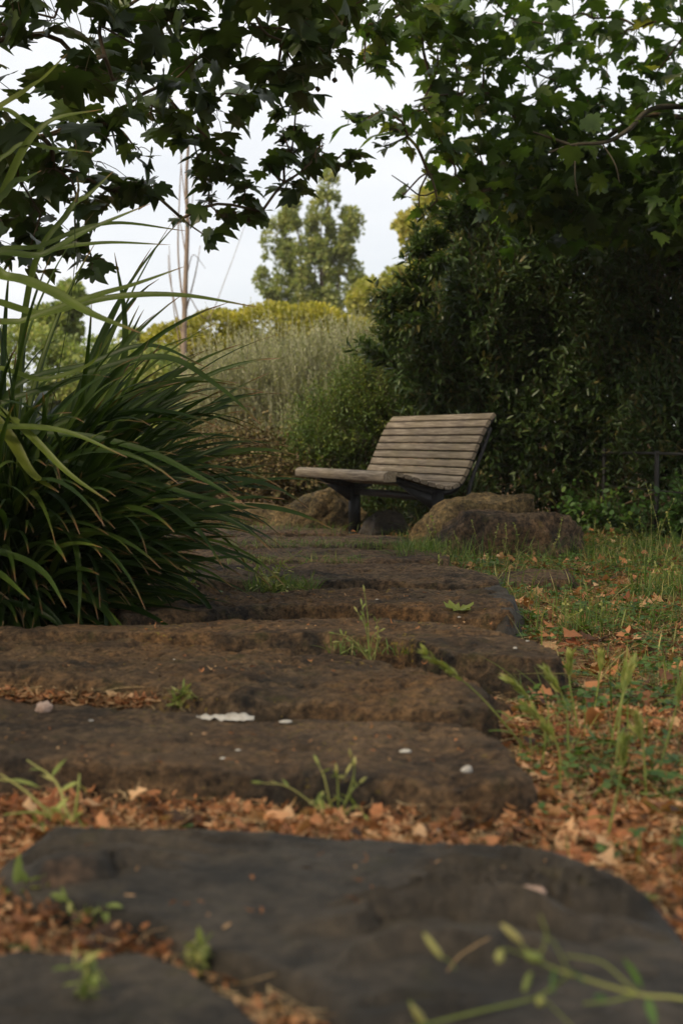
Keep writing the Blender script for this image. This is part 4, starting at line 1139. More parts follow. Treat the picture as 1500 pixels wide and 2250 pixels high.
blades(dd_, n, R(1) * rs.uniform(-110, 60, n), R(1) * rs.uniform(0, 60, n), rs.uniform(0.3, 0.75, n), rs.uniform(0.008, 0.016, n), R(1) * rs.uniform(60, 130, n), 0.3, rs.uniform(size=n))
o = under(sp_, dd_, 'dead_leaves', M['straw']); o['label'] = 'dry straw-coloured dead leaves at the base'
m_ = MB(); tube(m_, catmull([PB + (0.1, -0.2, 0.1), P(150, 700, 5.1), P(165, 470, 5.0), P(167, 445, 5.0)], 40), 0.0016, 5)
so_ = under(sp_, m_, 'seed_stalk', M['blade'])
m_ = MB(); tube(m_, catmull([P(167, 445, 5.0), P(173, 415, 5.0), P(170, 388, 5.0)], 16), np.linspace(0.006, 0.003, 16) * (1 + 0.2 * np.sin(np.arange(16) * 2.1)), 6)
under(sp_, m_, 'seed_spike', M['dry'], parent=so_)

# ------------------------------------------------------------------ ground cover
def verge_ok(x, y, edge=0.0):
    return ~on_slab(x, y)
def rand_ground(n, x0, x1, y0, y1, f=None):
    x = rs.uniform(x0, x1, n); y = rs.uniform(y0, y1, n)
    k = verge_ok(x, y)
    if f is not None: k &= f(x, y)
    x, y = x[k], y[k]
    return np.stack([x, y, ground_z(x, y)], 1)
def right_edge(y):     # the path's right edge
    return np.interp(y, [1.5, 2.3, 2.9, 3.6, 4.1, 4.8, 6.0, 7.0, 8.2, 9.2, 12], [0.75, 0.45, 0.38, 0.42, 0.60, 0.60, 0.68, 0.70, 0.55, 0.45, 0.2])
# crumbled litter: many small curled flakes
_a = np.linspace(0, 2 * math.pi, 12, endpoint=False)
_r = np.array([.5, .40, .55, .42, .46, .3, .62, .45, .5, .38, .4, .42])
FL_V = np.vstack([np.c_[_r * np.cos(_a), _r * np.sin(_a) * 0.8, 1.0 * (_r * np.cos(_a + 0.5)) ** 2 - 0.25 * _r ** 2], [[0, 0, 0]]])
FL_F = np.array([[k, (k + 1) % 12, 12] for k in range(12)])
def flakes(mb, p, size, rnd=None, lift=0.008, tilt=0.8):
    n = len(p)
    d = norm(np.c_[rs.normal(size=(n, 2)), rs.normal(size=n) * 0.35])
    Mx = frames(d, tilt) * (size * rs.uniform(0.4, 1.5, n))[:, None, None]
    mb.inst(FL_V, FL_F, p + np.c_[np.zeros((n, 2)), rs.uniform(0.002, lift, n)], Mx, rs.uniform(size=n) if rnd is None else rnd)
lm = MB()
def shreds(mb, p, L, w, lift, rnd):
    n = len(p); m = 5
    t = np.linspace(-0.5, 0.5, m)
    d = norm(np.c_[rs.normal(size=(n, 2)), rs.normal(size=n) * 0.35])
    s = norm(rs.normal(size=(n, 3)) + (0, 0, 0.6)) * (rs.uniform(0.2, 1.1, n))[:, None]
    Lr = L * rs.uniform(0.4, 1.5, n)
    q = p[:, None] + (Lr[:, None] * t[None])[..., None] * d[:, None] + (Lr[:, None] * (t ** 2)[None] * 2)[..., None] * s[:, None]
    q[..., 2] += rs.uniform(0.002, lift, n)[:, None]
    q[..., 2] = np.maximum(q[..., 2], p[:, 2:3] + 0.002)
    ribbons(mb, q, w * rs.uniform(0.4, 1.6, n), rnd, 0.5, norm(rs.normal(size=(n, 3)) + (0, 0, 0.8)), tprof=lambda t_: np.array([0.35, 0.9, 1.0, 0.8, 0.2]))
def lr(p, b0=0.5): return np.clip(b0 + 0.45 * fbm(p * 5, 2) + rs.normal(size=len(p)) * 0.34, 0, 1)
p = rand_ground(60000, -1.4, 1.7, 1.5, 3.6); p = p[fbm(p * 6 + 3, 3) + rs.normal(size=len(p)) * 0.15 > -0.22]; shreds(lm, p, 0.020, 0.0055, 0.034, lr(p, 0.6))
p = rand_ground(14000, 0.2, 3.4, 3.3, 8.5); shreds(lm, p, 0.030, 0.006, 0.018, lr(p, 0.4))
p = rand_ground(9000, -1.6, 3.4, 3.3, 11.5); shreds(lm, p, 0.030, 0.009, 0.018, lr(p, 0.4))
p = rand_ground(3800, -1.4, 1.6, 1.5, 3.6); flakes(lm, p, 0.014, lr(p), 0.02)
p = rand_ground(4200, -1.2, 1.5, 1.5, 3.6); flakes(lm, p, 0.024, lr(p, 0.5), 0.04, 0.6)
p = rand_ground(700, -1.2, 1.5, 1.5, 3.6); flakes(lm, p, 0.042, lr(p, 0.5), 0.045, 0.5)
p = rand_ground(1500, 0.3, 3.0, 3.2, 10.5); flakes(lm, p, 0.05, lr(p, 0.5), 0.05, 0.6)
p = rand_ground(4200, -1.6, 3.4, 3.3, 10.5); flakes(lm, p, 0.024, lr(p, 0.4), 0.02)
def joint(n, x0, x1, ylo, yhi, z):
    return np.array([G(x_, np.interp(x_, [x0, x1], ylo) + rs.uniform(0, 1) * (np.interp(x_, [x0, x1], yhi) - np.interp(x_, [x0, x1], ylo)), z) for x_ in rs.uniform(x0, x1, n)])
pj = joint(2600, -120, 430, (1512, 1548), (1536, 1568), 0.055)
shreds(lm, pj, 0.022, 0.0055, 0.03, lr(pj, 0.6)); flakes(lm, pj[:300], 0.026, lr(pj[:300], 0.6), 0.035)
pj = joint(900, 430, 1050, (1550, 1568), (1562, 1580), 0.045)
shreds(lm, pj, 0.020, 0.005, 0.02, lr(pj, 0.5))
for (x0, x1, ylo, yhi, zz, nn_) in ((0, 1040, 1600, 1680, 0.088, 70), (0, 1000, 1440, 1490, 0.118, 50), (150, 1400, 1850, 2050, 0.062, 45), (300, 1150, 1366, 1385, 0.13, 40), (450, 1000, 1296, 1320, 0.12, 40)):
    pj = joint(nn_, x0, x1, (ylo, ylo), (yhi, yhi), zz); shreds(lm, pj, 0.013, 0.0035, 0.004, lr(pj, 0.6))
tag(lm.build('leaf_litter', M['litter'], smooth=False), 'crumbled orange-brown leaf litter lying between and beside the stone slabs', 'leaf litter', kind='stuff')
# straw
def straws(mb, p, L, w, lift=0.015, curve=0.25):
    n = len(p); m = 6
    az = rs.uniform(0, 6.28, n); t = np.linspace(-0.5, 0.5, m)
    d = np.c_[np.cos(az), np.sin(az), rs.normal(size=n) * 0.12]
    s = np.c_[-np.sin(az), np.cos(az), np.zeros(n)] * (rs.normal(size=n) * curve)[:, None]
    Lr = L * rs.uniform(0.4, 1.4, n)
    q = p[:, None] + (Lr[:, None] * t[None])[..., None] * d[:, None] + (Lr[:, None] * (t ** 2)[None] * 2)[..., None] * s[:, None]
    q[..., 2] += rs.uniform(0.006, lift, n)[:, None]
    q[..., 2] = np.maximum(q[..., 2], p[:, 2:3] + 0.003)
    ribbons(mb, q, np.full(n, w) * rs.uniform(0.6, 1.4, n), rs.uniform(size=n), 0.3, tprof=lambda t_: 1 - 0.4 * np.abs(t_ - 0.5))
sm = MB()
straws(sm, rand_ground(5000, -1.3, 1.5, 1.6, 3.4), 0.06, 0.0020, 0.045, 0.6)
straws(sm, rand_ground(16000, 0.3, 3.2, 3.0, 9.5, lambda x, y: x > right_edge(y) - 0.1), 0.09, 0.0022, 0.03, 0.4)
straws(sm, rand_ground(900, -1.2, 0.7, 3.2, 7), 0.06, 0.0018, 0.02, 0.4)
straws(sm, joint(160, -100, 440, (1512, 1548), (1536, 1568), 0.06), 0.07, 0.0022, 0.05, 0.7)
tag(sm.build('straw', M['straw']), 'thin pale dry straws strewn over the litter and the verge', 'dry grass', kind='stuff')

# living grass and clover on the verge
def grass_blades(mb, p, L, w, lean=0.5, rnd0=0.45, m=7, droop=0.7):
    n = len(p); t = np.linspace(0, 1, m)
    az = rs.uniform(0, 6.28, n); le = np.abs(rs.normal(size=n)) * lean
    Lr = L * rs.uniform(0.4, 1.5, n)
    h = np.stack([np.cos(az), np.sin(az)], 1)
    r_ = Lr[:, None] * (le[:, None] * t[None] + droop * le[:, None] * t[None] ** 2)
    z = Lr[:, None] * (t[None] - 0.28 * (le[:, None] + 0.2) * t[None] ** 2.2)
    q = np.concatenate([p[:, None, :2] + r_[..., None] * h[:, None], (p[:, 2:3] + z)[..., None]], -1)
    ribbons(mb, q, w * rs.uniform(0.6, 1.4, n), np.clip(rnd0 + rs.normal(size=n) * 0.25, 0, 1), 0.3, norm(np.c_[h * 0.9, np.ones(n)] * 1.0))
gm = MB()
def patchy(x, y, c=0.0, f=2.2): return rs.normal(size=len(x)) * 0.12 + fbm(np.stack([x * f, y * f * 0.8, np.zeros_like(x) + 3], 1), 2) > c
p = rand_ground(26000, 0.3, 3.6, 2.2, 11.5, lambda x, y: (x > right_edge(y) - 0.02) & (patchy(x, y, 0.02)))
grass_blades(gm, p, 0.075, 0.0028)
p = rand_ground(3000, 0.5, 3.2, 6.0, 10.5, lambda x, y: (x > right_edge(y)) & (patchy(x, y, 0.05)))
grass_blades(gm, p, 0.15, 0.0034, 0.6, 0.6)
p = rand_ground(1600, 0.5, 3.0, 3.2, 7.0, lambda x, y: (x > right_edge(y)) & (patchy(x, y, 0.15, 3.5)))
grass_blades(gm, p, 0.13, 0.0042, 0.5, 0.5)
p = rand_ground(2500, -1.3, 1.3, 1.7, 11.0, lambda x, y: patchy(x, y, 0.30, 5))
grass_blades(gm, p, 0.05, 0.0025)
p = rand_ground(2500, -2.6, 0.4, 8.0, 14.0, lambda x, y: patchy(x, y, 0.1, 3))
grass_blades(gm, p, 0.10, 0.004)
p = rand_ground(2600, 0.45, 3.2, 2.8, 10.5, lambda x, y: (x > right_edge(y)) & (patchy(x, y, 0.05, 3)))
grass_blades(gm, p, 0.12, 0.0030, 0.6, 0.97, 7, 0.6)
for (x0, x1, ya, yb, zz, nn_, LL) in ((540, 700, 1285, 1308, 0.09, 260, 0.06), (340, 440, 1262, 1300, 0.06, 200, 0.08), (480, 980, 1196, 1206, 0.085, 420, 0.05), (460, 800, 1232, 1242, 0.085, 200, 0.05), (500, 760, 1166, 1176, 0.06, 200, 0.07), (720, 900, 1425, 1442, 0.085, 90, 0.04), (870, 960, 1208, 1232, 0.07, 260, 0.10), (340, 470, 1528, 1552, 0.06, 160, 0.035)):
    grass_blades(gm, joint(nn_, x0, x1, (ya, ya), (yb, yb), zz), LL, 0.0030, 0.7, 0.4)
tag(gm.build('grass', M['grass']), 'thin green grass growing over the verge and in the joints of the path', 'grass', kind='stuff')
cm = MB()
p = rand_ground(24000, 0.35, 3.3, 2.3, 10.0, lambda x, y: (x > right_edge(y)) & patchy(x, y, -0.06, 3.2))
p = np.vstack([p, rand_ground(1500, -1.2, 1.2, 1.7, 8.0, lambda x, y: patchy(x, y, 0.36, 6))])
n = len(p); hts = rs.uniform(0.01, 0.055, n)
for k in range(3):
    az = rs.uniform(0, 6.28, n) if k == 0 else az + 2.1
    d = norm(np.c_[np.cos(az), np.sin(az), rs.normal(size=n) * 0.25 + 0.15])
    Mx = frames(d, 0.25) * (0.018 * rs.uniform(0.6, 1.6, n))[:, None, None]
    cm.inst(OVAL_V, OVAL_F, p + np.c_[np.zeros((n, 2)), hts], Mx, rs.uniform(size=n))
pt = np.stack([p, p + np.c_[rs.normal(size=(n, 2)) * 0.004, hts * 0.5], p + np.c_[np.zeros((n, 2)), hts]], 1)
ribbons(cm, pt, np.full(n, 0.0014), rs.uniform(size=n), 0.3, tprof=lambda t_: 1 + 0 * t_)
tag(cm.build('clover', M['clover'], smooth=False), 'low clover and small round weeds spreading over the verge', 'clover', kind='stuff')

# fallen plane leaves on the verge and path
def curled_leaf(seed, size, curl):
    v, f = plane_leaf_template(0.0, seed)
    pr = np.random.RandomState(seed + 50)
    v = v - (0, 0.4, 0)
    ang = pr.uniform(0, 3.14); k = curl
    c_, s_ = math.cos(ang), math.sin(ang)
    u = v[:, 0] * c_ + v[:, 1] * s_; w = -v[:, 0] * s_ + v[:, 1] * c_
    z = k * u ** 2 + 0.35 * k * w ** 2 + pr.normal(size=len(v)) * 0.05
    z -= z.min()
    vv = np.c_[v[:, 0], v[:, 1], z] * size
    return vv, f
def fallen(pos, size, seed, rz, tilt, curl, mat, label, group=None, rnd=None):
    v, f = curled_leaf(seed, size, curl)
    m_ = MB()
    m_.add(v, f, rs.uniform(0.1, 0.9) if rnd is None else rnd)
    base = v[np.argmin(v[:, 1])]
    tube(m_, catmull([v[1], v[1] + (0.01, -0.25 * size, 0.1 * size), v[1] + (0.03 * size, -0.5 * size, 0.15 * size)], 6), 0.0014, 4)
    o = m_.build('fallen_leaf', mat, None, smooth=False)
    o.location = pos; o.rotation_euler = (tilt[0], tilt[1], rz)
    return tag(o, label, 'fallen leaf', group)
LG = 'dry plane leaves fallen on the verge'
spots = [(1330, 1310, .10), (1390, 1335, .11), (1455, 1355, .09), (1345, 1345, .08), (1290, 1318, .07), (1300, 1470, .10), (1330, 1452, .07), (1250, 1425, .07), (1375, 1410, .07), (1405, 1440, .06), (1305, 1560, .08), (1490, 1570, .08),
         (1360, 1430, .06), (1210, 1268, .07), (1440, 1262, .07), (1180, 1620, .06), (1235, 1625, .06), (1390, 1680, .09), (1350, 1725, .10), (1470, 1790, .11), (1280, 1790, .09), (1330, 1835, .09), (1380, 1890, .07), (1215, 1800, .07), (1480, 1700, .07),
         (40, 1780, .09), (90, 1800, .08), (190, 1775, .07), (600, 1770, .05), (140, 1340 + 30, .10), (1290, 1640, .05), (1430, 1600, .06), (1250, 1540, .05), (1260, 1880, .06), (1440, 1860, .06), (1495, 2105, .05), (860, 1790, .05), (1010, 1800, .05),
         (1160, 1545, .05), (1320, 1255, .06), (1485, 1325, .06), (1480, 1480, .07), (1440, 1512, .06)]
for k, (x, y, s_) in enumerate(spots):
    g = G(x, y, 0.01); g[2] = float(ground_z(g[0], g[1])[0]) + 0.008
    fallen(g, s_, k, rs.uniform(0, 6.28), (rs.normal() * 0.25, rs.normal() * 0.25), rs.uniform(0.5, 1.4), M['fallen'], 'curled dry orange-brown leaf among the grass and litter', LG)
g = G(1003, 1328, 0.125)
o = fallen((g[0], g[1], 0.118), 0.10, 91, 0.4, (0.15, 0.1), 0.7, M['green_yellow'], 'curled yellow-green leaf lying on the slab with the dark end', rnd=0.6)
for (x, y, s_, rz, lab) in ((205, 1330, 0.20, 1.2, 'big brown leaf standing against the base of the strap-leaved plant'), (258, 1345, 0.11, 2.3, 'smaller brown leaf at the slab edge beside the big one')):
    g = G(x, y, 0.12)
    fallen((g[0], g[1], 0.13), s_, 60 + int(s_ * 100), rz, (0.9, 0.2), 0.8, M['dry'], lab, rnd=0.45)

# small objects on the slabs
def lump(name, x, y, z, sx, sy, sz, mat, seed, label, cat, group=None, rz=0):
    pos = G(x, y, z)
    u, v_ = np.meshgrid(np.linspace(0, 2 * math.pi, 22, endpoint=False), np.linspace(0.01, math.pi - 0.01, 13))
    d = np.stack([np.cos(u) * np.sin(v_), np.sin(u) * np.sin(v_), np.cos(v_)], -1).reshape(-1, 3)
    d = d * (1 + 0.28 * fbm(d * 1.5 + seed * 3.3, 3))[:, None]
    d = d * np.array((sx, sy, sz))
    d[:, 2] = np.maximum(d[:, 2], -sz * 0.5)
    m_ = MB(); i = np.arange(12)[:, None] * 22; j = np.arange(22)[None]; j2 = (j + 1) % 22
    m_.add(d, np.stack([i + j, i + 22 + j, i + 22 + j2, i + j2], -1).reshape(-1, 4))
    o = m_.build(name, mat); o.location = pos; o.rotation_euler = (0, 0, rz)
    return tag(o, label, cat, group)
lump('pebble', 97, 1553, 0.095, 0.019, 0.018, 0.016, M['pebble'], 1, 'pinkish pebble alone on the broad brown slab', 'pebble')
lump('pebble', 1168, 1990, 0.066, 0.020, 0.014, 0.009, M['pebble'], 2, 'flat pinkish pebble on the nearest charcoal slab', 'pebble', rz=-0.4)
# crumpled white paper
pos = G(495, 1562, 0.10)
m_ = MB()
nu, nv = 26, 9
u, v_ = np.meshgrid(np.linspace(-1, 1, nu), np.linspace(-1, 1, nv))
wid = np.interp(u.ravel(), [-1, -0.6, 0.0, 0.3, 0.7, 1], [0.15, 0.55, 0.7, 1.0, 1.0, 0.35])
xx = u.ravel() * 0.066; yy = v_.ravel() * 0.022 * wid - 0.006 * u.ravel()
zz = 0.011 * wid * (1 - np.abs(v_.ravel()) ** 2) * (1 + 0.5 * perlin(np.c_[u.ravel() * 5, v_.ravel() * 2, np.zeros(nu * nv)])) + 0.008 * perlin(np.c_[u.ravel() * 4.3, v_.ravel() * 3, np.ones(nu * nv)]) + 0.003
i = (np.arange(nv - 1)[:, None] * nu + np.arange(nu - 1)[None]).ravel()
m_.add(np.c_[xx, yy, zz], np.stack([i, i + 1, i + nu + 1, i + nu], 1))
o = m_.build('paper_scrap', M['white']); o.location = pos
tag(o, 'crumpled white paper scrap lying in the joint behind the broad brown slab', 'paper scrap')
lump('white_chip', 627, 1584, 0.092, 0.014, 0.010, 0.004, M['white'], 5, 'white chip just right of the crumpled paper scrap', 'chip')
lump('white_chip', 890, 1647, 0.090, 0.012, 0.009, 0.004, M['white'], 6, 'oval white chip on the right part of the broad brown slab', 'chip')
lump('white_chip', 1131, 1432, 0.118, 0.006, 0.006, 0.004, M['white'], 7, 'tiny white chip at the front edge of the long slab', 'chip')
lump('white_chip', 1025, 1722, 0.060, 0.011, 0.007, 0.008, M['white'], 8, 'white fleck on the dark front face of the broad brown slab', 'chip')
lump('white_chip', 955, 1825, 0.02, 0.008, 0.007, 0.005, M['white'], 9, 'small white bit in the orange litter before the charcoal slab', 'chip')
for k, (x, y) in enumerate(((385, 1437), (1158, 1412), (1008, 1356), (828, 1318), (523, 1643), (490, 1663), (200, 1575))):
    lump('white_fleck', x, y, 0.118 if y < 1500 else 0.092, 0.006, 0.004, 0.002, M['white'], 20 + k, 'tiny white fleck on the stone of the path', 'fleck', 'tiny white flecks on the slabs')

# ------------------------------------------------------------------ weeds
def weed(label, root_px, z, tips, stem_r=0.0016, Yr=None, leafs=6, lsize=0.03, heads=True, mat='weed', name='weed', lean=0.0):
    b0 = G(*root_px, z) if Yr is None else P(*root_px, Yr)
    r = empty(name, b0, label, 'weed')
    st, lv, hd = MB(), MB(), MB()
    for (x, y, dY) in tips:
        T = P(x, y, b0[1] + dY)
        mid = (b0 + T) / 2 + np.array((rs.normal() * 0.012, rs.normal() * 0.01, 0.02))
        c = catmull([b0 + np.array((rs.normal() * 0.004, rs.normal() * 0.004, -0.01)), mid, T], 14)
        st = MB(); hd = MB()
        tube(st, c, np.linspace(stem_r, stem_r * 0.5, 14), 5, rnd=rs.uniform(0.3, 0.9))
        if heads:
            d = norm(c[-1] - c[-3])
            tube(hd, np.array([T, T + d * 0.006, T + d * 0.014, T + d * 0.02]), np.array([0.001, 0.0030, 0.0026, 0.0008]), 7, rnd=rs.uniform(0.4, 1.0))
        so_ = under(r, st, 'stem', M[mat])
        if heads: under(r, hd, 'bud', M[mat], parent=so_)
        k = leafs
        if k:
            ii = rs.randint(1, 12, k); pp = c[ii]
            d = norm(rs.normal(size=(k, 3)) + (0, 0, 0.5))
            lv.inst(LANCE_V, LANCE_F, pp, frames(d, 0.4) * (lsize * rs.uniform(0.5, 1.2, k))[:, None, None], rs.uniform(size=k))
    if leafs: under(r, lv, 'leaves', M[mat], smooth=False)
    return r
weed('upright weed with drooping buds growing in the joint of the path', (815, 1447), 0.09, [(800, 1300, 0), (795, 1330, .02), (825, 1365, -.02), (833, 1388, 0), (785, 1345, 0), (735, 1392, -.03), (745, 1410, 0), (760, 1430, 0), (832, 1400, .03)], leafs=5, lsize=0.022)
weed('low spreading weed with thin seed stalks on the middle slabs', (600, 1302), 0.10, [(655, 1215, 0), (560, 1225, .1), (530, 1250, 0), (620, 1240, .05), (600, 1255, -.1), (575, 1270, 0), (640, 1285, -.1), (680, 1300, 0), (555, 1290, 0), (660, 1240, 0)], leafs=10, lsize=0.05)
weed('tuft of thin weeds left of the low spreading weed by the strap leaves', (400, 1295), 0.08, [(385, 1255, 0), (410, 1245, 0), (375, 1280, 0), (430, 1285, 0)], leafs=12, lsize=0.045)
weed('blurred yellow-green weed in the litter between the two nearest slabs', (740, 1800), 0.02, [(772, 1665, 0), (740, 1700, 0), (690, 1760, -.05), (650, 1790, 0), (575, 1720, 0), (790, 1720, 0), (800, 1790, -.03), (700, 1680, 0.02)], leafs=5, lsize=0.028, stem_r=0.0018)
weed('blurred pale grass-like weed at the left edge beside the nearest slab', (160, 1830), 0.02, [(175, 1700, 0), (100, 1780, 0), (40, 1830, 0), (0, 1700, 0), (60, 1670, .1), (150, 1900, -.15), (10, 1790, 0)], leafs=3, lsize=0.05, stem_r=0.0032, heads=False)
weed('green sprig in the litter at lower left before the charcoal slab', (80, 1990), 0.02, [(20, 1965, 0), (110, 1975, 0), (60, 2010, 0), (100, 2020, -.02)], leafs=9, lsize=0.045, heads=False)
weed('small green sprig right of the lower left one', (200, 2030), 0.02, [(160, 1985, 0), (230, 2000, 0), (190, 2050, 0)], leafs=8, lsize=0.035, heads=False)
weed('tiny sprig on the bottom corner slab with a brown leaf', (180, 2180), 0.05, [(140, 2130, 0), (210, 2120, 0), (170, 2160, 0), (240, 2170, 0)], leafs=7, lsize=0.03, heads=False)
weed('sprig in the litter strip below the dark bump of the charcoal slab', (430, 2135), 0.02, [(400, 2100, 0), (450, 2090, 0), (480, 2110, 0), (420, 2140, 0)], leafs=8, lsize=0.03, heads=False)
weed('sprig of moss-like green beside the crumpled paper scrap', (395, 1562), 0.06, [(370, 1525, 0), (400, 1520, 0), (420, 1530, 0), (455, 1535, 0), (375, 1550, 0)], leafs=16, lsize=0.028, heads=False)
# big out-of-focus weed lying over the nearest slab
b0 = G(1660, 2240, 0.02)
wr = empty('weed', b0, 'large blurred stem with yellow-green buds lying over the nearest slab', 'weed')
def seg(pl, Y_): return [P(x, y, Y_) for x, y in pl]
st, bd, lv = MB(), MB(), MB()
Yw = 1.5
for pl, r in (([(1700, 2240), (1500, 2195), (1400, 2185), (1250, 2140), (1180, 2110), (1130, 2060), (1105, 2035)], 0.0030), ([(1400, 2185), (1330, 2120), (1280, 2105), (1240, 2100)], 0.0018), ([(1245, 2145), (1180, 2190), (1060, 2220), (960, 2245), (900, 2260)], 0.0024),
              ([(1180, 2110), (1200, 2060), (1185, 2010)], 0.0016), ([(1250, 2140), (1215, 2070), (1190, 2060)], 0.0014), ([(1400, 2185), (1340, 2200), (1280, 2205)], 0.0022), ([(1190, 2190), (1240, 2240), (1290, 2290)], 0.0014), ([(1180, 2110), (1110, 2085), (1100, 2100)], 0.0012), ([(1170, 2140), (1155, 2160), (1150, 2175)], 0.001), ([(940, 2250), (915, 2235), (900, 2200)], 0.003)):
    tube(st, catmull(seg(pl, Yw), 20), np.linspace(r, r * 0.75, 20) * 0.75, 7, rnd=rs.uniform(0.2, 0.8))
for (x, y, x2, y2, rr_) in ((1145, 2070, 1100, 2030, .0042), (970, 2105, 930, 2050, .0036), (1095, 2115, 1100, 2085, .0055), (1150, 2180, 1165, 2135, .004), (1180, 2205, 1195, 2195, .006), (905, 2210, 940, 2262, .0045), (1190, 2110, 1150, 2095, .0065)):
    a, b2 = P(x, y, Yw - 0.01), P(x2, y2, Yw)
    bd = MB()
    tube(bd, [a, a * 0.7 + b2 * 0.3, a * 0.3 + b2 * 0.7, b2], np.array([0.4, 1, 0.9, 0.3]) * rr_ * 0.95, 8, rnd=rs.uniform(0.3, 1))
    under(wr, bd, 'bud', M['weed'])
tube(st, catmull(seg([(970, 2105), (985, 2110), (1000, 2130)], Yw), 6), 0.0008, 5)
pp = np.array([P(x, y, Yw) for x, y in ((1250, 2130), (1190, 2125), (1420, 2190), (1410, 2175), (930, 2240), (960, 2250), (1330, 2200), (1220, 2120))])
d = norm(rs.normal(size=pp.shape) + (-.5, 0, 0))
lv.inst(LANCE_V, LANCE_F, pp, frames(d, .5) * (0.04 * rs.uniform(.6, 1.1, len(pp)))[:, None, None], rs.uniform(size=len(pp)))
under(wr, st, 'stems', M['weed']); under(wr, lv, 'leaves', M['clover'], smooth=False)
b0 = G(960, 2235, 0.05)
wr = empty('dry_stalk', b0, 'thin curved tan stalk rising beside the blurred budding stem', 'stalk')
st = MB(); tube(st, catmull([b0, P(960, 2180, 1.72), P(1000, 2110, 1.72), P(1040, 2080, 1.72), P(1075, 2060, 1.72)], 20), np.linspace(0.0016, 0.0008, 20), 6)
under(wr, st, 'stem', M['straw'])

# grass ears (barley-like) on the verge
def ear(root_px, tip_px, Yo, label_, L=0.05, group='green grass ears on the verge'):
    b0 = G(*root_px, 0.0); b0[2] = float(ground_z(b0[0], b0[1])[0])
    r = empty('grass_ear', b0, label_, 'grass ear', group)
    T = P(*tip_px, b0[1] + Yo)
    mid = (b0 + T) / 2 + np.array((rs.normal() * 0.01, 0, 0.03))
    c = catmull([b0, mid, T], 24)
    st, hd, bl = MB(), MB(), MB()
    tube(st, c[:17], np.linspace(0.0024, 0.0016, 17), 5, rnd=0.6)
    # spikelets with awns on the upper third
    k = 30; ii = rs.randint(15, 24, k); d0 = norm(c[23] - c[14])
    d = norm(d0 + rs.normal(size=(k, 3)) * 0.22)
    hd.inst(LANCE_V, LANCE_F, c[ii], frames(d, .5) * (0.032 * rs.uniform(.7, 1.2, k))[:, None, None], rs.uniform(0.3, 0.9, k))
    aw = c[ii][:, None] + (np.linspace(0, 1, 4)[None] * rs.uniform(0.02, 0.045, k)[:, None])[..., None] * d[:, None]
    ribbons(hd, aw, np.full(k, 0.0015), np.full(k, 0.8), 0.3)
    for q in range(3):
        j = rs.randint(3, 12); dd2 = norm(np.array((rs.normal(), rs.normal(), 0.9)))
        t_ = np.linspace(0, 1, 8)[:, None]; Lb = rs.uniform(0.05, 0.11)
        pl = c[j] + dd2 * Lb * t_ + np.array((dd2[0] * 0.3, dd2[1] * 0.3, -0.8)) * Lb * t_ ** 2 * 0.7
        ribbons(bl, pl[None], np.array([0.005]), np.array([0.4]), 0.3, np.array([[0, -0.3, 1.0]]))
    under(r, st, 'stem', M['weed']); under(r, hd, 'seed_head', M['weed'], smooth=False); under(r, bl, 'foliage', M['grass'])
    return r
ear((1170, 1660), (940, 1440), -0.1, 'pale green grass ear leaning left over the dark slab edge', group=None)
ear((1215, 1665), (1125, 1500), 0, 'short grass ear close to the slab corner, under the leaning one', group=None)
ear((1250, 1680), (1205, 1480), 0, 'second grass ear from the slab corner, slightly tilted', group=None)
ear((1275, 1640), (1250, 1450), 0, 'upright grass ear standing nearest to the dark slab edge', group=None)
ear((1330, 1680), (1375, 1480), 0, 'dense green grass ear leaning right in the middle of the verge', group=None)
ear((1350, 1710), (1385, 1465), 0.05, 'taller grass ear touching the dense one', group=None)
ear((1440, 1720), (1500, 1500), 0, 'grass ear at the right edge of the verge', group=None)
ear((1330, 1850), (1370, 1640), 0, 'near blurred grass ear above the orange leaves', group=None)
ear((1190, 1700), (1160, 1560), 0, 'low grass ear leaning left below the leaning one by the slab corner', group=None)
ear((1300, 1600), (1320, 1450), 0, 'grass ear behind the twig at mid verge', group=None)
ear((1420, 1760), (1400, 1590), 0, 'blurred grass ear between orange leaves and the right edge', group=None)
ear((1230, 1760), (1200, 1600), 0, 'grass ear bowed over clover beside the broad slab', group=None)
# thin seed stalks beside the boulders
def stalks(label, n, x0, x1, yb, h0, h1, col='weed', name='grass_tuft', Lb=0.16, seeds=True, nb=26, cat='grass tuft'):
    xc = (x0 + x1) / 2
    b0 = G(xc, yb, 0.0); b0[2] = float(ground_z(b0[0], b0[1])[0])
    r = empty(name, b0, label, cat)
    st, sd, bl = MB(), MB(), MB()
    for k in range(n):
        b1 = G(rs.uniform(x0, x1), yb + rs.uniform(-14, 14)); b1[2] = float(ground_z(b1[0], b1[1])[0])
        h = rs.uniform(h0, h1)
        T = b1 + np.array((rs.normal() * 0.25 * h, rs.normal() * 0.15 * h, h))
        c = catmull([b1, (b1 + T) / 2 + (rs.normal() * .01, 0, .02), T], 12)
        st = MB()
        tube(st, c, np.linspace(0.0016, 0.0009, 12), 4, rnd=rs.uniform(0.3, 1))
        if seeds:
            ii = rs.randint(6, 12, 14)
            st.inst(OVAL_V, OVAL_F, c[ii], frames(norm(rs.normal(size=(14, 3)) + (0, 0, 1.2)), .5) * 0.014, rs.uniform(0.3, 1, 14))
        under(r, st, 'stalk', M[col], smooth=False)
    bp = np.array([G(rs.uniform(x0, x1), yb + rs.uniform(-16, 16)) for _ in range(nb)])
    bp[:, 2] = ground_z(bp[:, 0], bp[:, 1])
    grass_blades(bl, bp, Lb, 0.004, 0.5, 0.35)
    under(r, bl, 'foliage', M['grass'])
stalks('tuft of seeding grass before the yellowish boulder', 9, 930, 1080, 1240, 0.1, 0.3, nb=70)
stalks('tuft of seeding grass before the long flat-topped boulder', 11, 1080, 1230, 1225, 0.12, 0.3, nb=80)
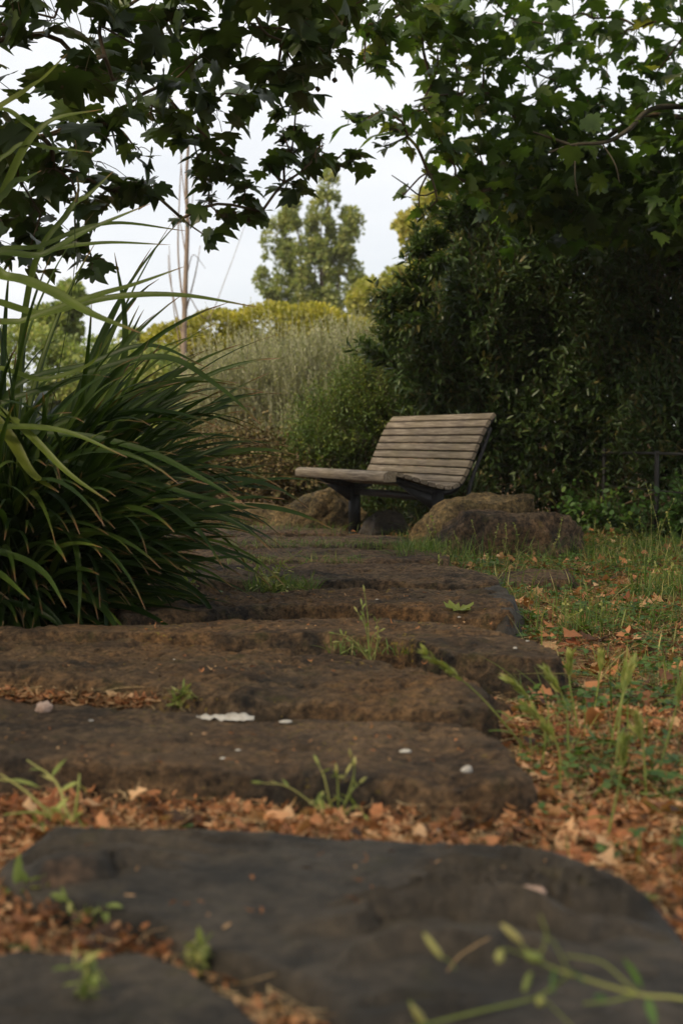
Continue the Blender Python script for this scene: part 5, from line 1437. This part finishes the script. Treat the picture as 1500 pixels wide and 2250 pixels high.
stalks('tall thin flowering stalks at the right edge by the fence post', 10, 1360, 1500, 1235, 0.15, 0.45, nb=60)
stalks('green grass tuft at the path edge before the small flat stone', 5, 960, 1060, 1275, 0.06, 0.16, nb=60, Lb=0.12)
stalks('grass under the near end of the bench', 3, 880, 960, 1200, 0.1, 0.3, nb=40, Lb=0.12, seeds=False)
stalks('grass tuft on the verge beside the long slab', 4, 1230, 1330, 1400, 0.06, 0.14, nb=60, Lb=0.1)
stalks('grass tuft among orange leaves at the right edge', 7, 1380, 1500, 1310, 0.08, 0.2, nb=90, Lb=0.12)
stalks('small grass tuft at the foot of the wedge-shaped boulder', 3, 560, 760, 1172, 0.04, 0.1, nb=60, Lb=0.07, seeds=False)
# twig on the verge
m_ = MB(); tube(m_, catmull([G(1290, 1525, .015), G(1380, 1530, .02), G(1440, 1528, .03), G(1520, 1533, .02)], 20), np.linspace(.006, .004, 20), 6)
tag(solo(m_, 'twig', M['twig'], G(1290, 1525, 0)), 'thin brown twig lying across the verge at the right edge', 'twig')

# ------------------------------------------------------------------ thin haze
hm = bpy.data.materials.new('haze')
hm.use_nodes = True
hm.node_tree.nodes.clear()
ho = hm.node_tree.nodes.new('ShaderNodeOutputMaterial')
pv = hm.node_tree.nodes.new('ShaderNodeVolumePrincipled')
pv.inputs['Color'].default_value = (0.97, 0.96, 0.9, 1)
pv.inputs['Density'].default_value = 0.0006
hm.node_tree.links.new(pv.outputs[0], ho.inputs['Volume'])
m_ = MB()
box(m_, (-950, -80, -3), (950, 1500, 14))
tag(m_.build('haze', hm, smooth=False), 'thin pale haze in the air', 'haze', kind='stuff')

# ------------------------------------------------------------------ seat the small loose things on the stone under them
bpy.context.view_layer.update()
slabs_ = [o for o in C.objects if o.name.startswith('stone_slab')]
for o in [o for o in C.objects if o.parent is None and o.type == 'MESH']:
    k = o.name.split('.')[0]
    if k not in ('pebble', 'white_chip', 'white_fleck', 'paper_scrap') and not (k == 'fallen_leaf' and 'slab' in o.get('label', '')):
        continue
    lift = {'pebble': 0.35, 'white_chip': 0.3, 'white_fleck': 0.3}.get(k, 0.0) * (o.dimensions.z)
    best = None
    for s_ in slabs_:
        p0 = Vector((o.location.x, o.location.y, 1.0)) - s_.location
        ok, hit, nn_, fi = s_.ray_cast(p0, Vector((0, 0, -1)))
        if ok and (best is None or hit.z + s_.location.z > best): best = hit.z + s_.location.z
    if best is not None and best > 0.02: o.location.z = best + lift + 0.001
